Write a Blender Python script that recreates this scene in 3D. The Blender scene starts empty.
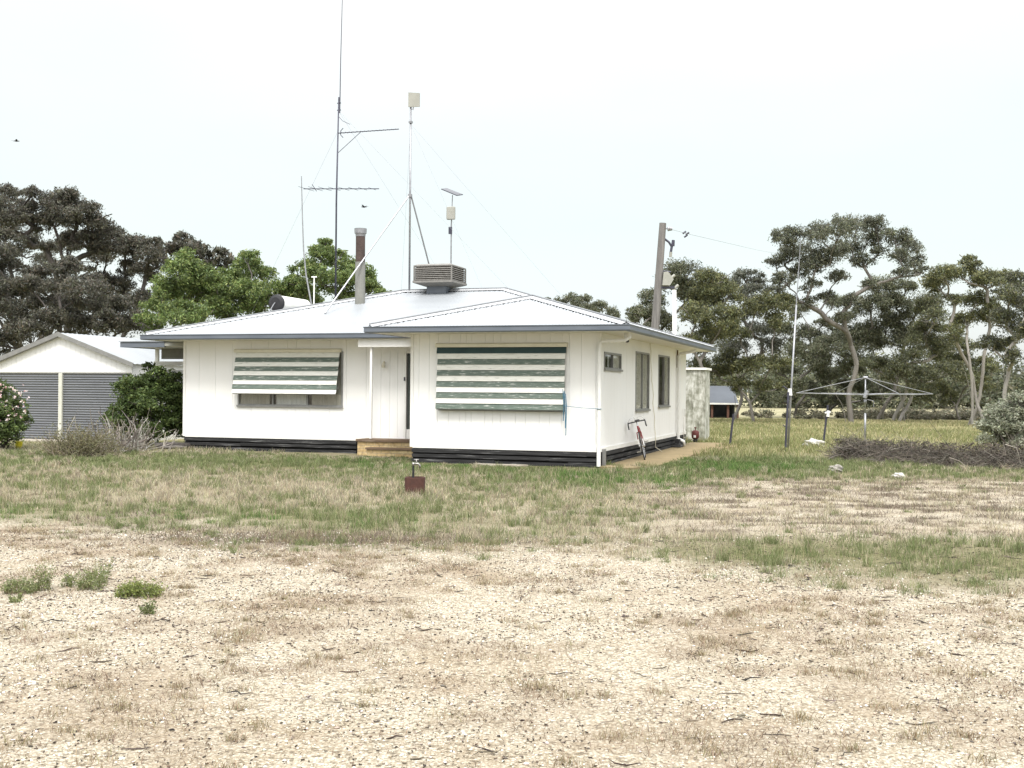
import bpy, math, random
import numpy as np
from mathutils import Vector, Matrix

random.seed(7)
rng = np.random.default_rng(11)
scene = bpy.context.scene
COL = scene.collection
R_ = math.radians

# ------------------------------------------------------------------ survey of the place
FPX, HY, ROLL, TH, CD, CX = 1147.58, 389.57, .0079, .3099, 25.209, 600.19
EYE = 1.7
CORNER = np.array([(CX - 512) / FPX * CD, CD, 0.])      # front right corner of the house
RV = np.array([math.cos(TH), -math.sin(TH), 0.])         # along the front, to the right
SV = np.array([math.sin(TH), math.cos(TH), 0.])          # along the side, to the back
EYEP = np.array([0, 0, EYE])


def bearing(px, py):
    u, v = px - 512, py - HY
    d = 1 + ROLL * ROLL
    return np.array([(u + ROLL * v) / d / FPX, 1., -(v - ROLL * u) / d / FPX])


def at(px, py, dist):
    return EYEP + bearing(px, py) * dist


def ground_at(px, py, z=0.):
    r = bearing(px, py)
    return EYEP + r * ((z - EYE) / r[2])


def H(x, y, z):
    return CORNER + RV * x + SV * y + np.array([0, 0, z])


def onY(px, py, y):
    r = bearing(px, py); o = CORNER + SV * y
    t = ((o - EYEP) @ SV) / (r @ SV); q = EYEP + r * t - CORNER
    return np.array([q @ RV, q @ SV, q[2]])


# ------------------------------------------------------------------ mesh helpers
def new_mesh(name, V, F, mats=(), mi=None, smooth=False, tint=None):
    V = np.asarray(V, dtype=np.float32).reshape(-1, 3)
    me = bpy.data.meshes.new(name)
    if isinstance(F, np.ndarray):
        n, k = F.shape
        me.vertices.add(len(V)); me.vertices.foreach_set('co', V.ravel())
        me.loops.add(n * k); me.loops.foreach_set('vertex_index', F.astype(np.int32).ravel())
        me.polygons.add(n)
        me.polygons.foreach_set('loop_start', np.arange(0, n * k, k, dtype=np.int32))
        me.polygons.foreach_set('loop_total', np.full(n, k, dtype=np.int32))
    else:
        me.from_pydata(V.tolist(), [], F)
    for m in mats:
        me.materials.append(m)
    if mi is not None:
        me.polygons.foreach_set('material_index', np.asarray(mi, dtype=np.int32))
    if smooth:
        me.polygons.foreach_set('use_smooth', np.array([p.loop_total <= 4 for p in me.polygons], dtype=bool) if len(me.polygons) < 20000 else np.ones(len(me.polygons), dtype=bool))
    if tint is not None:
        a = me.color_attributes.new('tint', 'FLOAT_COLOR', 'POINT')
        t = np.ones((len(V), 4), dtype=np.float32); t[:, :3] = tint
        a.data.foreach_set('color', t.ravel())
    me.update(calc_edges=True)
    me.validate()
    return me


def link(name, me, parent=None):
    o = bpy.data.objects.new(name, me)
    COL.objects.link(o)
    if parent is not None:
        o.parent = parent
    return o


def tag(o, label=None, cat=None, group=None, kind=None):
    if label: o['label'] = label
    if cat: o['category'] = cat
    if group: o['group'] = group
    if kind: o['kind'] = kind
    return o


def thing(name, label, cat, loc=(0, 0, 0), rz=0., group=None):
    o = bpy.data.objects.new(name, None)
    o.empty_display_size = .2
    COL.objects.link(o)
    o.location = tuple(float(c) for c in loc); o.rotation_euler = (0, 0, rz)
    return tag(o, label, cat, group)


class MB:
    """collects boxes, tubes, prisms of several materials, then links them as one mesh"""
    def __init__(s):
        s.v, s.f, s.m, s.cur, s.mats = [], [], [], 0, []

    def use(s, m):
        if m not in s.mats: s.mats.append(m)
        s.cur = s.mats.index(m)
        return s

    def add(s, V, F):
        b = len(s.v)
        s.v += [tuple(float(c) for c in p) for p in V]
        for f in F:
            s.f.append([b + i for i in f]); s.m.append(s.cur)
        return s

    def box(s, x0, x1, y0, y1, z0, z1, fr=None):
        V = [(x, y, z) for z in (z0, z1) for y in (y0, y1) for x in (x0, x1)]
        if fr is not None: V = [fr(*p) for p in V]
        return s.add(V, [(0, 2, 3, 1), (4, 5, 7, 6), (0, 1, 5, 4), (2, 6, 7, 3), (0, 4, 6, 2), (1, 3, 7, 5)])

    def bevbox(s, x0, x1, y0, y1, z0, z1, b=.01):
        xs, ys = (x0, x1), (y0, y1)
        ring = lambda i, z: [(x0 + i + b, y0 + i, z), (x1 - i - b, y0 + i, z), (x1 - i, y0 + i + b, z), (x1 - i, y1 - i - b, z),
                             (x1 - i - b, y1 - i, z), (x0 + i + b, y1 - i, z), (x0 + i, y1 - i - b, z), (x0 + i, y0 + i + b, z)]
        V = ring(b, z0) + ring(0, z0 + b) + ring(0, z1 - b) + ring(b, z1)
        F = [tuple(range(7, -1, -1)), tuple(range(24, 32))]
        for k in range(3):
            for i in range(8):
                j = (i + 1) % 8
                F.append((k * 8 + i, k * 8 + j, k * 8 + 8 + j, k * 8 + 8 + i))
        return s.add(V, F)

    def tube(s, P, r, n=8, cap=True):
        P = [Vector([float(c) for c in p]) for p in P]
        if not hasattr(r, '__len__'): r = [r] * len(P)
        V, F = [], []
        ref = None
        for i, p in enumerate(P):
            d = (P[min(i + 1, len(P) - 1)] - P[max(i - 1, 0)])
            if d.length < 1e-9: d = Vector((0, 0, 1))
            d.normalize()
            if ref is None:
                ref = Vector((1, 0, 0)) if abs(d.x) < .9 else Vector((0, 1, 0))
            ref = ref - d * ref.dot(d)
            if ref.length < 1e-4: ref = d.orthogonal()
            ref.normalize()
            a = d.cross(ref).normalized(); b = d.cross(a)
            for k in range(n):
                t = 2 * math.pi * k / n
                V.append(p + (a * math.cos(t) + b * math.sin(t)) * r[i])
        for i in range(len(P) - 1):
            for k in range(n):
                j = (k + 1) % n
                F.append((i * n + k, i * n + j, i * n + n + j, i * n + n + k))
        if cap:
            F.append(tuple(range(n - 1, -1, -1))); F.append(tuple((len(P) - 1) * n + k for k in range(n)))
        return s.add(V, F)

    def prism(s, poly, d0, d1, axis='y'):
        n = len(poly)
        mk = {'y': lambda a, b, d: (a, d, b), 'x': lambda a, b, d: (d, a, b), 'z': lambda a, b, d: (a, b, d)}[axis]
        V = [mk(a, b, d0) for a, b in poly] + [mk(a, b, d1) for a, b in poly]
        F = [tuple(range(n)), tuple(range(2 * n - 1, n - 1, -1))] + [(i, n + i, n + (i + 1) % n, (i + 1) % n) for i in range(n)]
        return s.add(V, F)

    def ring(s, c, R, r, u, w, n=28, k=7):
        c, u, w = Vector(c), Vector(u).normalized(), Vector(w).normalized()
        h = u.cross(w)
        V, F = [], []
        for i in range(n):
            t = 2 * math.pi * i / n
            d = u * math.cos(t) + w * math.sin(t)
            for j in range(k):
                q = 2 * math.pi * j / k
                V.append(c + d * (R + r * math.cos(q)) + h * r * math.sin(q))
        for i in range(n):
            for j in range(k):
                a, b = (i + 1) % n, (j + 1) % k
                F.append((i * k + j, a * k + j, a * k + b, i * k + b))
        return s.add(V, F)

    def build(s, name, mat=None, parent=None, smooth=False):
        mats = s.mats if s.mats else [mat]
        me = new_mesh(name, s.v, s.f, mats, s.m, smooth)
        import bmesh
        bm = bmesh.new(); bm.from_mesh(me)
        bmesh.ops.recalc_face_normals(bm, faces=bm.faces)
        bm.to_mesh(me); bm.free()
        return link(name, me, parent)


def fbm(x, y, sc, octv=4, seed=0):
    """value noise in 0..1, of world coordinates"""
    out = np.zeros_like(np.asarray(x, float)); amp, tot = 1., 0.
    for o in range(octv):
        X, Y = np.asarray(x) * sc * 2 ** o + 37.2 * o + seed * 11.3, np.asarray(y) * sc * 2 ** o + 91.7 * o + seed * 5.9
        xi, yi = np.floor(X).astype(np.int64), np.floor(Y).astype(np.int64)
        fx, fy = X - xi, Y - yi
        fx, fy = fx * fx * (3 - 2 * fx), fy * fy * (3 - 2 * fy)
        def h(a, b):
            n = (a * 374761393 + b * 668265263 + seed * 974634777) & 0xffffffff
            n = ((n ^ (n >> 13)) * 1274126177) & 0xffffffff
            return ((n ^ (n >> 16)) & 0xffff) / 65535.
        v = (h(xi, yi) * (1 - fx) + h(xi + 1, yi) * fx) * (1 - fy) + (h(xi, yi + 1) * (1 - fx) + h(xi + 1, yi + 1) * fx) * fy
        out += v * amp; tot += amp; amp *= .5
    return out / tot


def sstep(a, b, x):
    t = np.clip((x - a) / (b - a), 0, 1)
    return t * t * (3 - 2 * t)


# ------------------------------------------------------------------ materials
def nodes_of(name):
    m = bpy.data.materials.new(name); m.use_nodes = True
    nt = m.node_tree
    return m, nt, nt.nodes['Principled BSDF']


def mk(nt, typ, **kw):
    n = nt.nodes.new(typ)
    for k, v in kw.items():
        if k.startswith('i_'): n.inputs[k[2:].replace('_', ' ')].default_value = v
        else: setattr(n, k, v)
    return n


def ramp(nt, stops):
    r = nt.nodes.new('ShaderNodeValToRGB')
    el = r.color_ramp.elements
    while len(el) > 1: el.remove(el[-1])
    el[0].position = stops[0][0]; el[0].color = (*stops[0][1], 1)
    for p, c in stops[1:]:
        e = el.new(p); e.color = (*c, 1)
    return r


def mixc(nt, a, b, fac, mode='MIX'):
    n = nt.nodes.new('ShaderNodeMix'); n.data_type = 'RGBA'; n.blend_type = mode
    for k, v in ((0, fac), (6, a), (7, b)):
        if hasattr(v, 'is_linked') or hasattr(v, 'links'): nt.links.new(v, n.inputs[k])
        elif k == 0: n.inputs[k].default_value = v
        else: n.inputs[k].default_value = (*v, 1)
    return n.outputs[2]


def pmat(name, c1, c2=None, scale=6., rough=.7, bump=0., metal=0., stretch=(1, 1, 1), c3=None, spec=.4, lo=.35, hi=.65, detail=6.):
    """painted / worn surface: two or three colours mixed by noise that belongs to the object"""
    m, nt, b = nodes_of(name)
    b.inputs['Roughness'].default_value = rough
    b.inputs['Metallic'].default_value = metal
    b.inputs['Specular IOR Level'].default_value = spec
    if c2 is None: c2 = tuple(c * .82 for c in c1)
    tc = mk(nt, 'ShaderNodeTexCoord'); mp = mk(nt, 'ShaderNodeMapping'); mp.inputs['Scale'].default_value = stretch
    nt.links.new(tc.outputs['Object'], mp.inputs['Vector'])
    no = mk(nt, 'ShaderNodeTexNoise', i_Scale=scale, i_Detail=detail, i_Roughness=.65)
    nt.links.new(mp.outputs[0], no.inputs['Vector'])
    st = [(lo, c1), (hi, c2)]
    if c3: st.append((min(hi + .1, .98), c3))
    rp = ramp(nt, st); nt.links.new(no.outputs['Fac'], rp.inputs[0])
    nt.links.new(rp.outputs[0], b.inputs['Base Color'])
    if bump:
        bp = mk(nt, 'ShaderNodeBump', i_Strength=bump, i_Distance=.02)
        nt.links.new(no.outputs['Fac'], bp.inputs['Height']); nt.links.new(bp.outputs[0], b.inputs['Normal'])
    return m


def tintmat(name, rough=.75, trans=.25, spec=.25):
    """foliage / grass: each leaf carries its own pigment; thin blades let some light through"""
    m, nt, b = nodes_of(name)
    at_ = mk(nt, 'ShaderNodeAttribute', attribute_name='tint')
    nt.links.new(at_.outputs['Color'], b.inputs['Base Color'])
    b.inputs['Roughness'].default_value = rough
    b.inputs['Specular IOR Level'].default_value = spec
    if trans:
        tr = mk(nt, 'ShaderNodeBsdfTranslucent')
        nt.links.new(at_.outputs['Color'], tr.inputs['Color'])
        mx = mk(nt, 'ShaderNodeMixShader'); mx.inputs[0].default_value = trans
        nt.links.new(b.outputs[0], mx.inputs[1]); nt.links.new(tr.outputs[0], mx.inputs[2])
        nt.links.new(mx.outputs[0], nt.nodes['Material Output'].inputs['Surface'])
    return m


def glassmat(name, tint=(.55, .6, .6), fac=.75):
    m, nt, b = nodes_of(name)
    nt.nodes.remove(b)
    tr = mk(nt, 'ShaderNodeBsdfTransparent'); tr.inputs['Color'].default_value = (*tint, 1)
    gl = mk(nt, 'ShaderNodeBsdfGlossy', i_Roughness=.03)
    fr = mk(nt, 'ShaderNodeFresnel')
    gm = mk(nt, 'ShaderNodeNewGeometry'); ma = mk(nt, 'ShaderNodeMath', operation='MULTIPLY_ADD'); ma.inputs[1].default_value = -.8333; ma.inputs[2].default_value = 1.5
    nt.links.new(gm.outputs['Backfacing'], ma.inputs[0]); nt.links.new(ma.outputs[0], fr.inputs['IOR'])
    mx = mk(nt, 'ShaderNodeMixShader')
    nt.links.new(fr.outputs[0], mx.inputs[0]); nt.links.new(tr.outputs[0], mx.inputs[1]); nt.links.new(gl.outputs[0], mx.inputs[2])
    nt.links.new(mx.outputs[0], nt.nodes['Material Output'].inputs['Surface'])
    return m


M = {}
M['cladding'] = pmat('cladding', (.84, .838, .825), (.805, .80, .78), 1.1, .6, .03, stretch=(1, 1, .3))
M['trim'] = pmat('trim', (.82, .815, .79), (.75, .74, .70), 3, .5)
M['soffit'] = pmat('soffit', (.77, .755, .70), (.71, .69, .63), 1.5, .7)
M['roof'] = pmat('roof_sheet', (.28, .296, .308), (.25, .265, .277), .8, .38, 0, .0, stretch=(.4, 1.6, 1))
M['cap'] = pmat('ridge_metal', (.46, .47, .48), (.42, .43, .44), 3, .4, 0, 0)
M['bead'] = pmat('ridge_bead', (.17, .18, .19), (.22, .23, .24), 3, .5)
M['gutter'] = pmat('gutter_paint', (.10, .118, .145), (.14, .158, .185), 2.2, .42, 0, stretch=(.5, .5, 3))
M['black'] = pmat('black_boards', (.012, .012, .0125), (.036, .036, .037), 4, .8, .3, stretch=(.35, .35, 6), c3=(.17, .17, .168), lo=.40, hi=.58)
M['void'] = pmat('gap_shade', (.008, .008, .008), (.012, .012, .011), 3, .95)  # near-black colour paints the shade inside gaps
M['green'] = pmat('awning_green', (.09, .125, .10), (.13, .165, .14), 7, .6, .05, stretch=(.7, 1, 5), c3=(.50, .51, .47), lo=.40, hi=.57)
M['green_dark'] = pmat('awning_dark_green', (.012, .035, .038), (.02, .05, .05), 3, .6)
M['awning_white'] = pmat('awning_white', (.76, .76, .71), (.68, .68, .63), 7, .6, .05, stretch=(.7, 1, 5), c3=(.38, .40, .35), lo=.42, hi=.60)
M['cream'] = pmat('cream_metal', (.70, .67, .56), (.62, .585, .47), 3, .5)
M['alu'] = pmat('aluminium', (.27, .27, .26), (.21, .21, .205), 6, .45, 0, .3)
M['glass'] = glassmat('window_glass', (.95, .96, .955))
M['glass_dark'] = glassmat('door_glass', (.25, .32, .29))
M['curtain'] = pmat('curtain', (.36, .345, .30), (.28, .265, .225), 5, .9, stretch=(6, 6, .3))
M['blind'] = pmat('blind', (.82, .78, .68), (.74, .70, .60), 5, .9, stretch=(6, 6, .3))
M['lace'] = pmat('lace', (.62, .62, .60), (.42, .43, .43), 7, .9, stretch=(6, 6, .4))
M['room'] = pmat('unlit_room', (.05, .048, .045), (.035, .034, .032), 2, .9)
M['door'] = pmat('screen_door', (.045, .055, .05), (.06, .07, .065), 20, .5)
M['timber'] = pmat('worn_timber', (.20, .135, .085), (.11, .075, .05), 4, .85, .3, stretch=(.3, 2, 3), c3=(.30, .24, .18))
M['pole_wood'] = pmat('pole_timber', (.20, .19, .18), (.12, .113, .108), 5, .9, .5, stretch=(2.5, 2.5, .15), c3=(.30, .29, .28))
M['galv'] = pmat('galvanised', (.34, .345, .36), (.24, .245, .26), 9, .42, 0, .55)
M['dark_steel'] = pmat('dark_steel', (.07, .07, .10), (.045, .045, .06), 9, .5, 0, .3)
M['white_plastic'] = pmat('white_plastic', (.78, .78, .76), (.70, .70, .67), 4, .45)
M['panel_grey'] = pmat('antenna_panel', (.34, .34, .30), (.29, .29, .255), 3, .5)
M['cooler'] = pmat('cooler_plastic', (.225, .217, .20), (.17, .165, .152), 6, .6, .05, c3=(.11, .105, .095))
M['cooler_in'] = pmat('cooler_pad', (.16, .145, .125), (.10, .09, .08), 14, .9)
M['flue_rust'] = pmat('flue_rust', (.05, .035, .03), (.085, .06, .052), 5, .8, .1)
M['flue_cream'] = pmat('flue_cream', (.235, .235, .215), (.19, .19, .17), 4, .7)
M['solar'] = pmat('solar_cell', (.02, .022, .03), (.03, .032, .045), 20, .2)
M['black_pl'] = pmat('black_plastic', (.015, .015, .018), (.025, .025, .027), 8, .5)
M['tank'] = pmat('tank_white', (.78, .78, .75), (.70, .70, .66), 2, .4)
M['rust'] = pmat('rust', (.060, .028, .022), (.085, .036, .027), 12, .85, .2, c3=(.11, .055, .04))
M['brass'] = pmat('tap_metal', (.35, .34, .33), (.22, .21, .19), 20, .35, 0, .8)
M['red'] = pmat('bike_red', (.23, .018, .022), (.17, .014, .018), 8, .35)
M['rubber'] = pmat('rubber', (.02, .02, .02), (.035, .033, .03), 12, .8)
M['chrome'] = pmat('chrome', (.55, .55, .55), (.45, .45, .45), 8, .25, 0, .9)
M['pump_red'] = pmat('pump_red', (.13, .028, .022), (.085, .022, .02), 15, .6)
M['blue'] = pmat('blue_rope', (.03, .12, .20), (.05, .17, .26), 15, .8)
M['tin_white'] = pmat('shed_wall', (.82, .825, .83), (.77, .775, .78), 1, .5)
M['roller'] = pmat('roller_door', (.16, .168, .18), (.13, .137, .15), 1.5, .45, 0, stretch=(.4, 1, 3), c3=(.20, .21, .22))
M['roller_trim'] = pmat('roller_trim', (.60, .60, .55), (.5, .5, .42), 3, .6)
M['slab'] = pmat('bare_concrete', (.42, .38, .32), (.33, .29, .23), 3, .9, .1)
M['path'] = pmat('path_clay', (.27, .205, .11), (.19, .15, .08), 1.6, .95, .3, c3=(.34, .28, .17), detail=11)
M['bark_grey'] = pmat('bark_grey', (.20, .185, .165), (.11, .10, .09), 1.2, .9, .3, stretch=(3, 3, .4), c3=(.32, .30, .275))
M['bark_dark'] = pmat('bark_dark', (.085, .075, .068), (.05, .044, .04), 1.2, .9, .3, stretch=(3, 3, .4), c3=(.15, .135, .12))
M['bark_pale'] = pmat('bark_pale', (.34, .32, .29), (.22, .20, .18), 1., .85, .2, stretch=(3, 3, .4), c3=(.43, .41, .38))
M['leaf'] = tintmat('leaf', .6, .30, .35)
M['grass'] = tintmat('grass_blade', .8, .3, .15)
M['twig'] = tintmat('twig', .9, 0, .15)
M['stone'] = tintmat('stone', .9, 0, .2)
M['far_roof'] = pmat('far_roof', (.085, .096, .11), (.065, .073, .085), .6, .7)
M['far_wall'] = pmat('far_wall', (.085, .087, .085), (.06, .062, .06), .8, .8)
M['redwood'] = pmat('red_post', (.15, .075, .055), (.11, .06, .045), 3, .9)
M['yellow'] = pmat('yellow_plastic', (.62, .55, .03), (.55, .48, .03), 6, .6)
M['bird'] = pmat('bird_dark', (.04, .04, .045), (.025, .025, .03), 20, .8)
M['fibro'] = None


def brick_mat():
    m, nt, b = nodes_of('cream_brick')
    tc = mk(nt, 'ShaderNodeTexCoord'); sp = mk(nt, 'ShaderNodeSeparateXYZ'); cb = mk(nt, 'ShaderNodeCombineXYZ')
    nt.links.new(tc.outputs['Object'], sp.inputs[0])
    ad = mk(nt, 'ShaderNodeMath', operation='ADD')
    nt.links.new(sp.outputs[0], ad.inputs[0]); nt.links.new(sp.outputs[1], ad.inputs[1])
    nt.links.new(ad.outputs[0], cb.inputs[0]); nt.links.new(sp.outputs[2], cb.inputs[1])
    br = mk(nt, 'ShaderNodeTexBrick', i_Scale=1., i_Mortar_Size=.006, i_Brick_Width=.24, i_Row_Height=.086)
    br.inputs['Color1'].default_value = (.62, .50, .28, 1); br.inputs['Color2'].default_value = (.52, .38, .19, 1); br.inputs['Mortar'].default_value = (.34, .28, .20, 1)
    nt.links.new(cb.outputs[0], br.inputs['Vector'])
    no = mk(nt, 'ShaderNodeTexNoise', i_Scale=14., i_Detail=5.)
    nt.links.new(tc.outputs['Object'], no.inputs['Vector'])
    nt.links.new(mixc(nt, br.outputs['Color'], (.25, .15, .08), 0.0), b.inputs['Base Color'])
    rp = ramp(nt, [(.4, (1, 1, 1)), (.7, (.65, .6, .55))]); nt.links.new(no.outputs['Fac'], rp.inputs[0])
    nt.links.new(mixc(nt, br.outputs['Color'], rp.outputs[0], 1.0, 'MULTIPLY'), b.inputs['Base Color'])
    bp = mk(nt, 'ShaderNodeBump', i_Strength=.6, i_Distance=.01)
    inv = mk(nt, 'ShaderNodeMath', operation='SUBTRACT'); inv.inputs[0].default_value = 1
    nt.links.new(br.outputs['Fac'], inv.inputs[1]); nt.links.new(inv.outputs[0], bp.inputs['Height']); nt.links.new(bp.outputs[0], b.inputs['Normal'])
    b.inputs['Roughness'].default_value = .9
    return m


def fibro_mat():
    m, nt, b = nodes_of('stained_fibro')
    tc = mk(nt, 'ShaderNodeTexCoord'); mp = mk(nt, 'ShaderNodeMapping'); mp.inputs['Scale'].default_value = (3.2, 3.2, .8)
    nt.links.new(tc.outputs['Object'], mp.inputs[0])
    n1 = mk(nt, 'ShaderNodeTexNoise', i_Scale=1.6, i_Detail=9., i_Roughness=.72); nt.links.new(mp.outputs[0], n1.inputs['Vector'])
    n2 = mk(nt, 'ShaderNodeTexNoise', i_Scale=5., i_Detail=6.); nt.links.new(tc.outputs['Object'], n2.inputs['Vector'])
    r1 = ramp(nt, [(.36, (.16, .16, .13)), (.47, (.36, .36, .31)), (.56, (.56, .56, .52)), (.7, (.64, .64, .60))]); nt.links.new(n1.outputs['Fac'], r1.inputs[0])
    r2 = ramp(nt, [(.42, (.55, .56, .5)), (.55, (1, 1, 1))]); nt.links.new(n2.outputs['Fac'], r2.inputs[0])
    nt.links.new(mixc(nt, r1.outputs[0], r2.outputs[0], .8, 'MULTIPLY'), b.inputs['Base Color'])
    b.inputs['Roughness'].default_value = .9
    return m


M['brick'] = brick_mat(); M['fibro'] = fibro_mat()

# ------------------------------------------------------------------ ground
YB = ([-30, -8, -6.2, -3.7, -2.6, -1.2, .5, 1.4, 2.3, 3.0, 3.9, 6, 30], [14.2, 14.2, 14.0, 13.6, 12.9, 12.0, 11.9, 11.8, 11.0, 10.4, 9.7, 8.8, 8.6])


def blob(X, Y, cx, cy, rx, ry):
    return np.exp(-(((X - cx) / rx) ** 2 + ((Y - cy) / ry) ** 2))


def masks(X, Y):
    n1, n2, n3 = fbm(X, Y, .9, 4, 1), fbm(X, Y, .35, 3, 2), fbm(X, Y, 2.6, 3, 3)
    e = Y - np.interp(X, *YB) + 2.2 * (n1 - .5) + 1.2 * (n3 - .5)
    grass = sstep(-.9, 1.8, e)
    # trodden bare ground on the right, thin stripes of sand in it
    bare = sstep(.8, 3.2, X + 2.0 * (n2 - .5)) * sstep(12.8, 14.4, Y) * (1 - sstep(21.5, 23.5, Y + .0 * X))
    bare = bare * (1 - .9 * blob(X, Y, 1.7, 22.3, 2.2, 2.0)) * (1 - .7 * blob(X, Y, 5.2, 25., 2.5, 3))
    strk = fbm(X, Y * 1.15, 1.9, 4, 5)
    patch = sstep(.43, .55, strk)
    grass = grass * (1 - bare * (.55 + .42 * patch))
    # sand showing through elsewhere in the grass
    thin = sstep(.55, .72, n2 * .5 + n3 * .5) * sstep(12, 14, Y) * (1 - sstep(24, 27, Y))
    grass = grass * (1 - .55 * thin)
    green = .45 + .25 * sstep(.45, .7, n1) + .75 * blob(X, Y, 1.6, 22.4, 2.2, 2.2) + .6 * blob(X, Y, -2.4, 25.2, 1.8, 1.6) \
        + .7 * blob(X, Y, -5.2, 14.9, 3.2, 1.0) + .55 * blob(X, Y, 2.9, 11.6, 1.5, 1.0) + .45 * blob(X, Y, 4.4, 10.9, 1.3, 1.4) \
        + .55 * blob(X, Y, 5.4, 26, 3, 4) + .4 * blob(X, Y, 6.3, 33, 2.4, 4) + .3 * blob(X, Y, -6, 25.5, 5, 1.6)
    green = np.clip(green - .28 * blob(X, Y, -3.5, 19, 5.5, 3.0), 0, 1)
    green = green * (1 - .75 * bare)
    soil = 1.2 * blob(X, Y, -2.1, 12.9, 1.9, .7) * (.4 + n3) + bare * (1 - .75 * patch) * .95 * sstep(.38, .56, fbm(X * .6, Y * 1.6, 2.3, 4, 12)) + .35 * thin * (n1 > .5)
    straw = sstep(.50, .64, .6 * fbm(X, Y * 1.3, 2.3, 4, 8) + .4 * fbm(X, Y, .8, 2, 9) + .02) * (1 - grass) * (1 - bare)
    return grass, green, np.clip(soil, 0, 1), straw


def height(X, Y):
    near = 1 - sstep(24, 40, np.hypot(X, Y))
    return (.05 * (fbm(X, Y, .5, 3, 21) - .5) + .025 * (fbm(X, Y, 3.5, 3, 22) - .5)) * near


def build_ground():
    g = lambda a, b, n: np.linspace(a, b, n)
    ex = np.geomspace(1, 90, 26)[1:] * 17
    xs = np.concatenate([-ex[::-1], g(-17, 17, 300), ex])
    ys = np.concatenate([-np.geomspace(4, 1500, 14)[::-1], g(-3, 4, 8), g(4.3, 34, 280), 34 + np.geomspace(.3, 1600, 40)])
    X, Y = np.meshgrid(xs, ys)
    Z = height(X, Y)
    V = np.stack([X, Y, Z], -1).reshape(-1, 3)
    nx, ny = len(xs), len(ys)
    i = (np.arange(ny - 1)[:, None] * nx + np.arange(nx - 1)[None, :]).ravel()
    F = np.stack([i, i + 1, i + nx + 1, i + nx], -1)
    gr, gn, so, st = masks(X, Y)
    m, nt, b = nodes_of('yard_ground')
    cover = mk(nt, 'ShaderNodeAttribute', attribute_name='tint')
    soil = mk(nt, 'ShaderNodeAttribute', attribute_name='earth')
    sp = mk(nt, 'ShaderNodeSeparateColor'); nt.links.new(cover.outputs['Color'], sp.inputs[0])
    sq = mk(nt, 'ShaderNodeSeparateColor'); nt.links.new(soil.outputs['Color'], sq.inputs[0])
    geo = mk(nt, 'ShaderNodeNewGeometry')
    def noise(sc, det=5, ro=.6):
        n = mk(nt, 'ShaderNodeTexNoise', i_Scale=sc, i_Detail=det, i_Roughness=ro); nt.links.new(geo.outputs['Position'], n.inputs['Vector']); return n.outputs['Fac']
    # pale crushed gravel
    vo = mk(nt, 'ShaderNodeTexVoronoi', i_Scale=52.); nt.links.new(geo.outputs['Position'], vo.inputs['Vector'])
    hs = mk(nt, 'ShaderNodeSeparateColor'); nt.links.new(vo.outputs['Color'], hs.inputs[0])
    peb = ramp(nt, [(0, (.10, .08, .06)), (.10, (.19, .155, .115)), (.2, (.38, .335, .26)), (.55, (.52, .47, .38)), (.8, (.63, .585, .49)), (1, (.72, .69, .61))])
    nt.links.new(hs.outputs[0], peb.inputs[0])
    edge = ramp(nt, [(.3, (1, 1, 1)), (.72, (.40, .35, .28))]); nt.links.new(vo.outputs['Distance'], edge.inputs[0])  # darker cell edges paint the shade between stones
    mul = mk(nt, 'ShaderNodeMath', operation='MULTIPLY'); mul.inputs[1].default_value = 1.0
    nt.links.new(vo.outputs['Distance'], mul.inputs[0]); 
    c = mixc(nt, peb.outputs[0], edge.outputs[0], .7, 'MULTIPLY')
    fine = ramp(nt, [(.3, (.27, .23, .17)), (.5, (.40, .35, .26)), (.7, (.53, .48, .38))]); nt.links.new(noise(140, 4, .7), fine.inputs[0])
    c = mixc(nt, c, fine.outputs[0], .35)
    big = ramp(nt, [(.33, (.78, .72, .65)), (.52, (1.0, 1.0, .99))]); nt.links.new(noise(.8, 6, .65), big.inputs[0])
    c = mixc(nt, c, big.outputs[0], .85, 'MULTIPLY')
    strawc = ramp(nt, [(.3, (.12, .085, .055)), (.5, (.25, .185, .125)), (.7, (.38, .31, .22))]); nt.links.new(noise(45, 5, .7), strawc.inputs[0])
    smul = mk(nt, 'ShaderNodeMath', operation='MULTIPLY'); smul.inputs[1].default_value = .32; nt.links.new(sq.outputs[1], smul.inputs[0])
    c = mixc(nt, c, strawc.outputs[0], smul.outputs[0])
    under = ramp(nt, [(.3, (.16, .135, .095)), (.5, (.28, .24, .17)), (.7, (.41, .36, .265))]); nt.links.new(noise(22, 7, .7), under.inputs[0])
    under2 = ramp(nt, [(.3, (.075, .08, .035)), (.5, (.14, .13, .065)), (.7, (.30, .26, .16))]); nt.links.new(noise(9, 8, .75), under2.inputs[0])
    und = mixc(nt, under.outputs[0], under2.outputs[0], sp.outputs[1])
    c = mixc(nt, c, und, sp.outputs[0])
    darks = ramp(nt, [(.3, (.09, .07, .055)), (.6, (.17, .135, .10)), (.75, (.30, .25, .18))]); nt.links.new(noise(14, 7, .7), darks.inputs[0])
    c = mixc(nt, c, darks.outputs[0], sq.outputs[0])
    # open paddock beyond the yard
    sxyz = mk(nt, 'ShaderNodeSeparateXYZ'); nt.links.new(geo.outputs['Position'], sxyz.inputs[0])
    mr = mk(nt, 'ShaderNodeMapRange'); mr.inputs['From Min'].default_value = 29; mr.inputs['From Max'].default_value = 36; nt.links.new(sxyz.outputs[1], mr.inputs['Value'])
    pad = ramp(nt, [(.35, (.16, .17, .075)), (.5, (.24, .23, .11)), (.65, (.33, .295, .16))]); nt.links.new(noise(.35, 9, .7), pad.inputs[0])
    c = mixc(nt, c, pad.outputs[0], mr.outputs[0])
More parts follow.
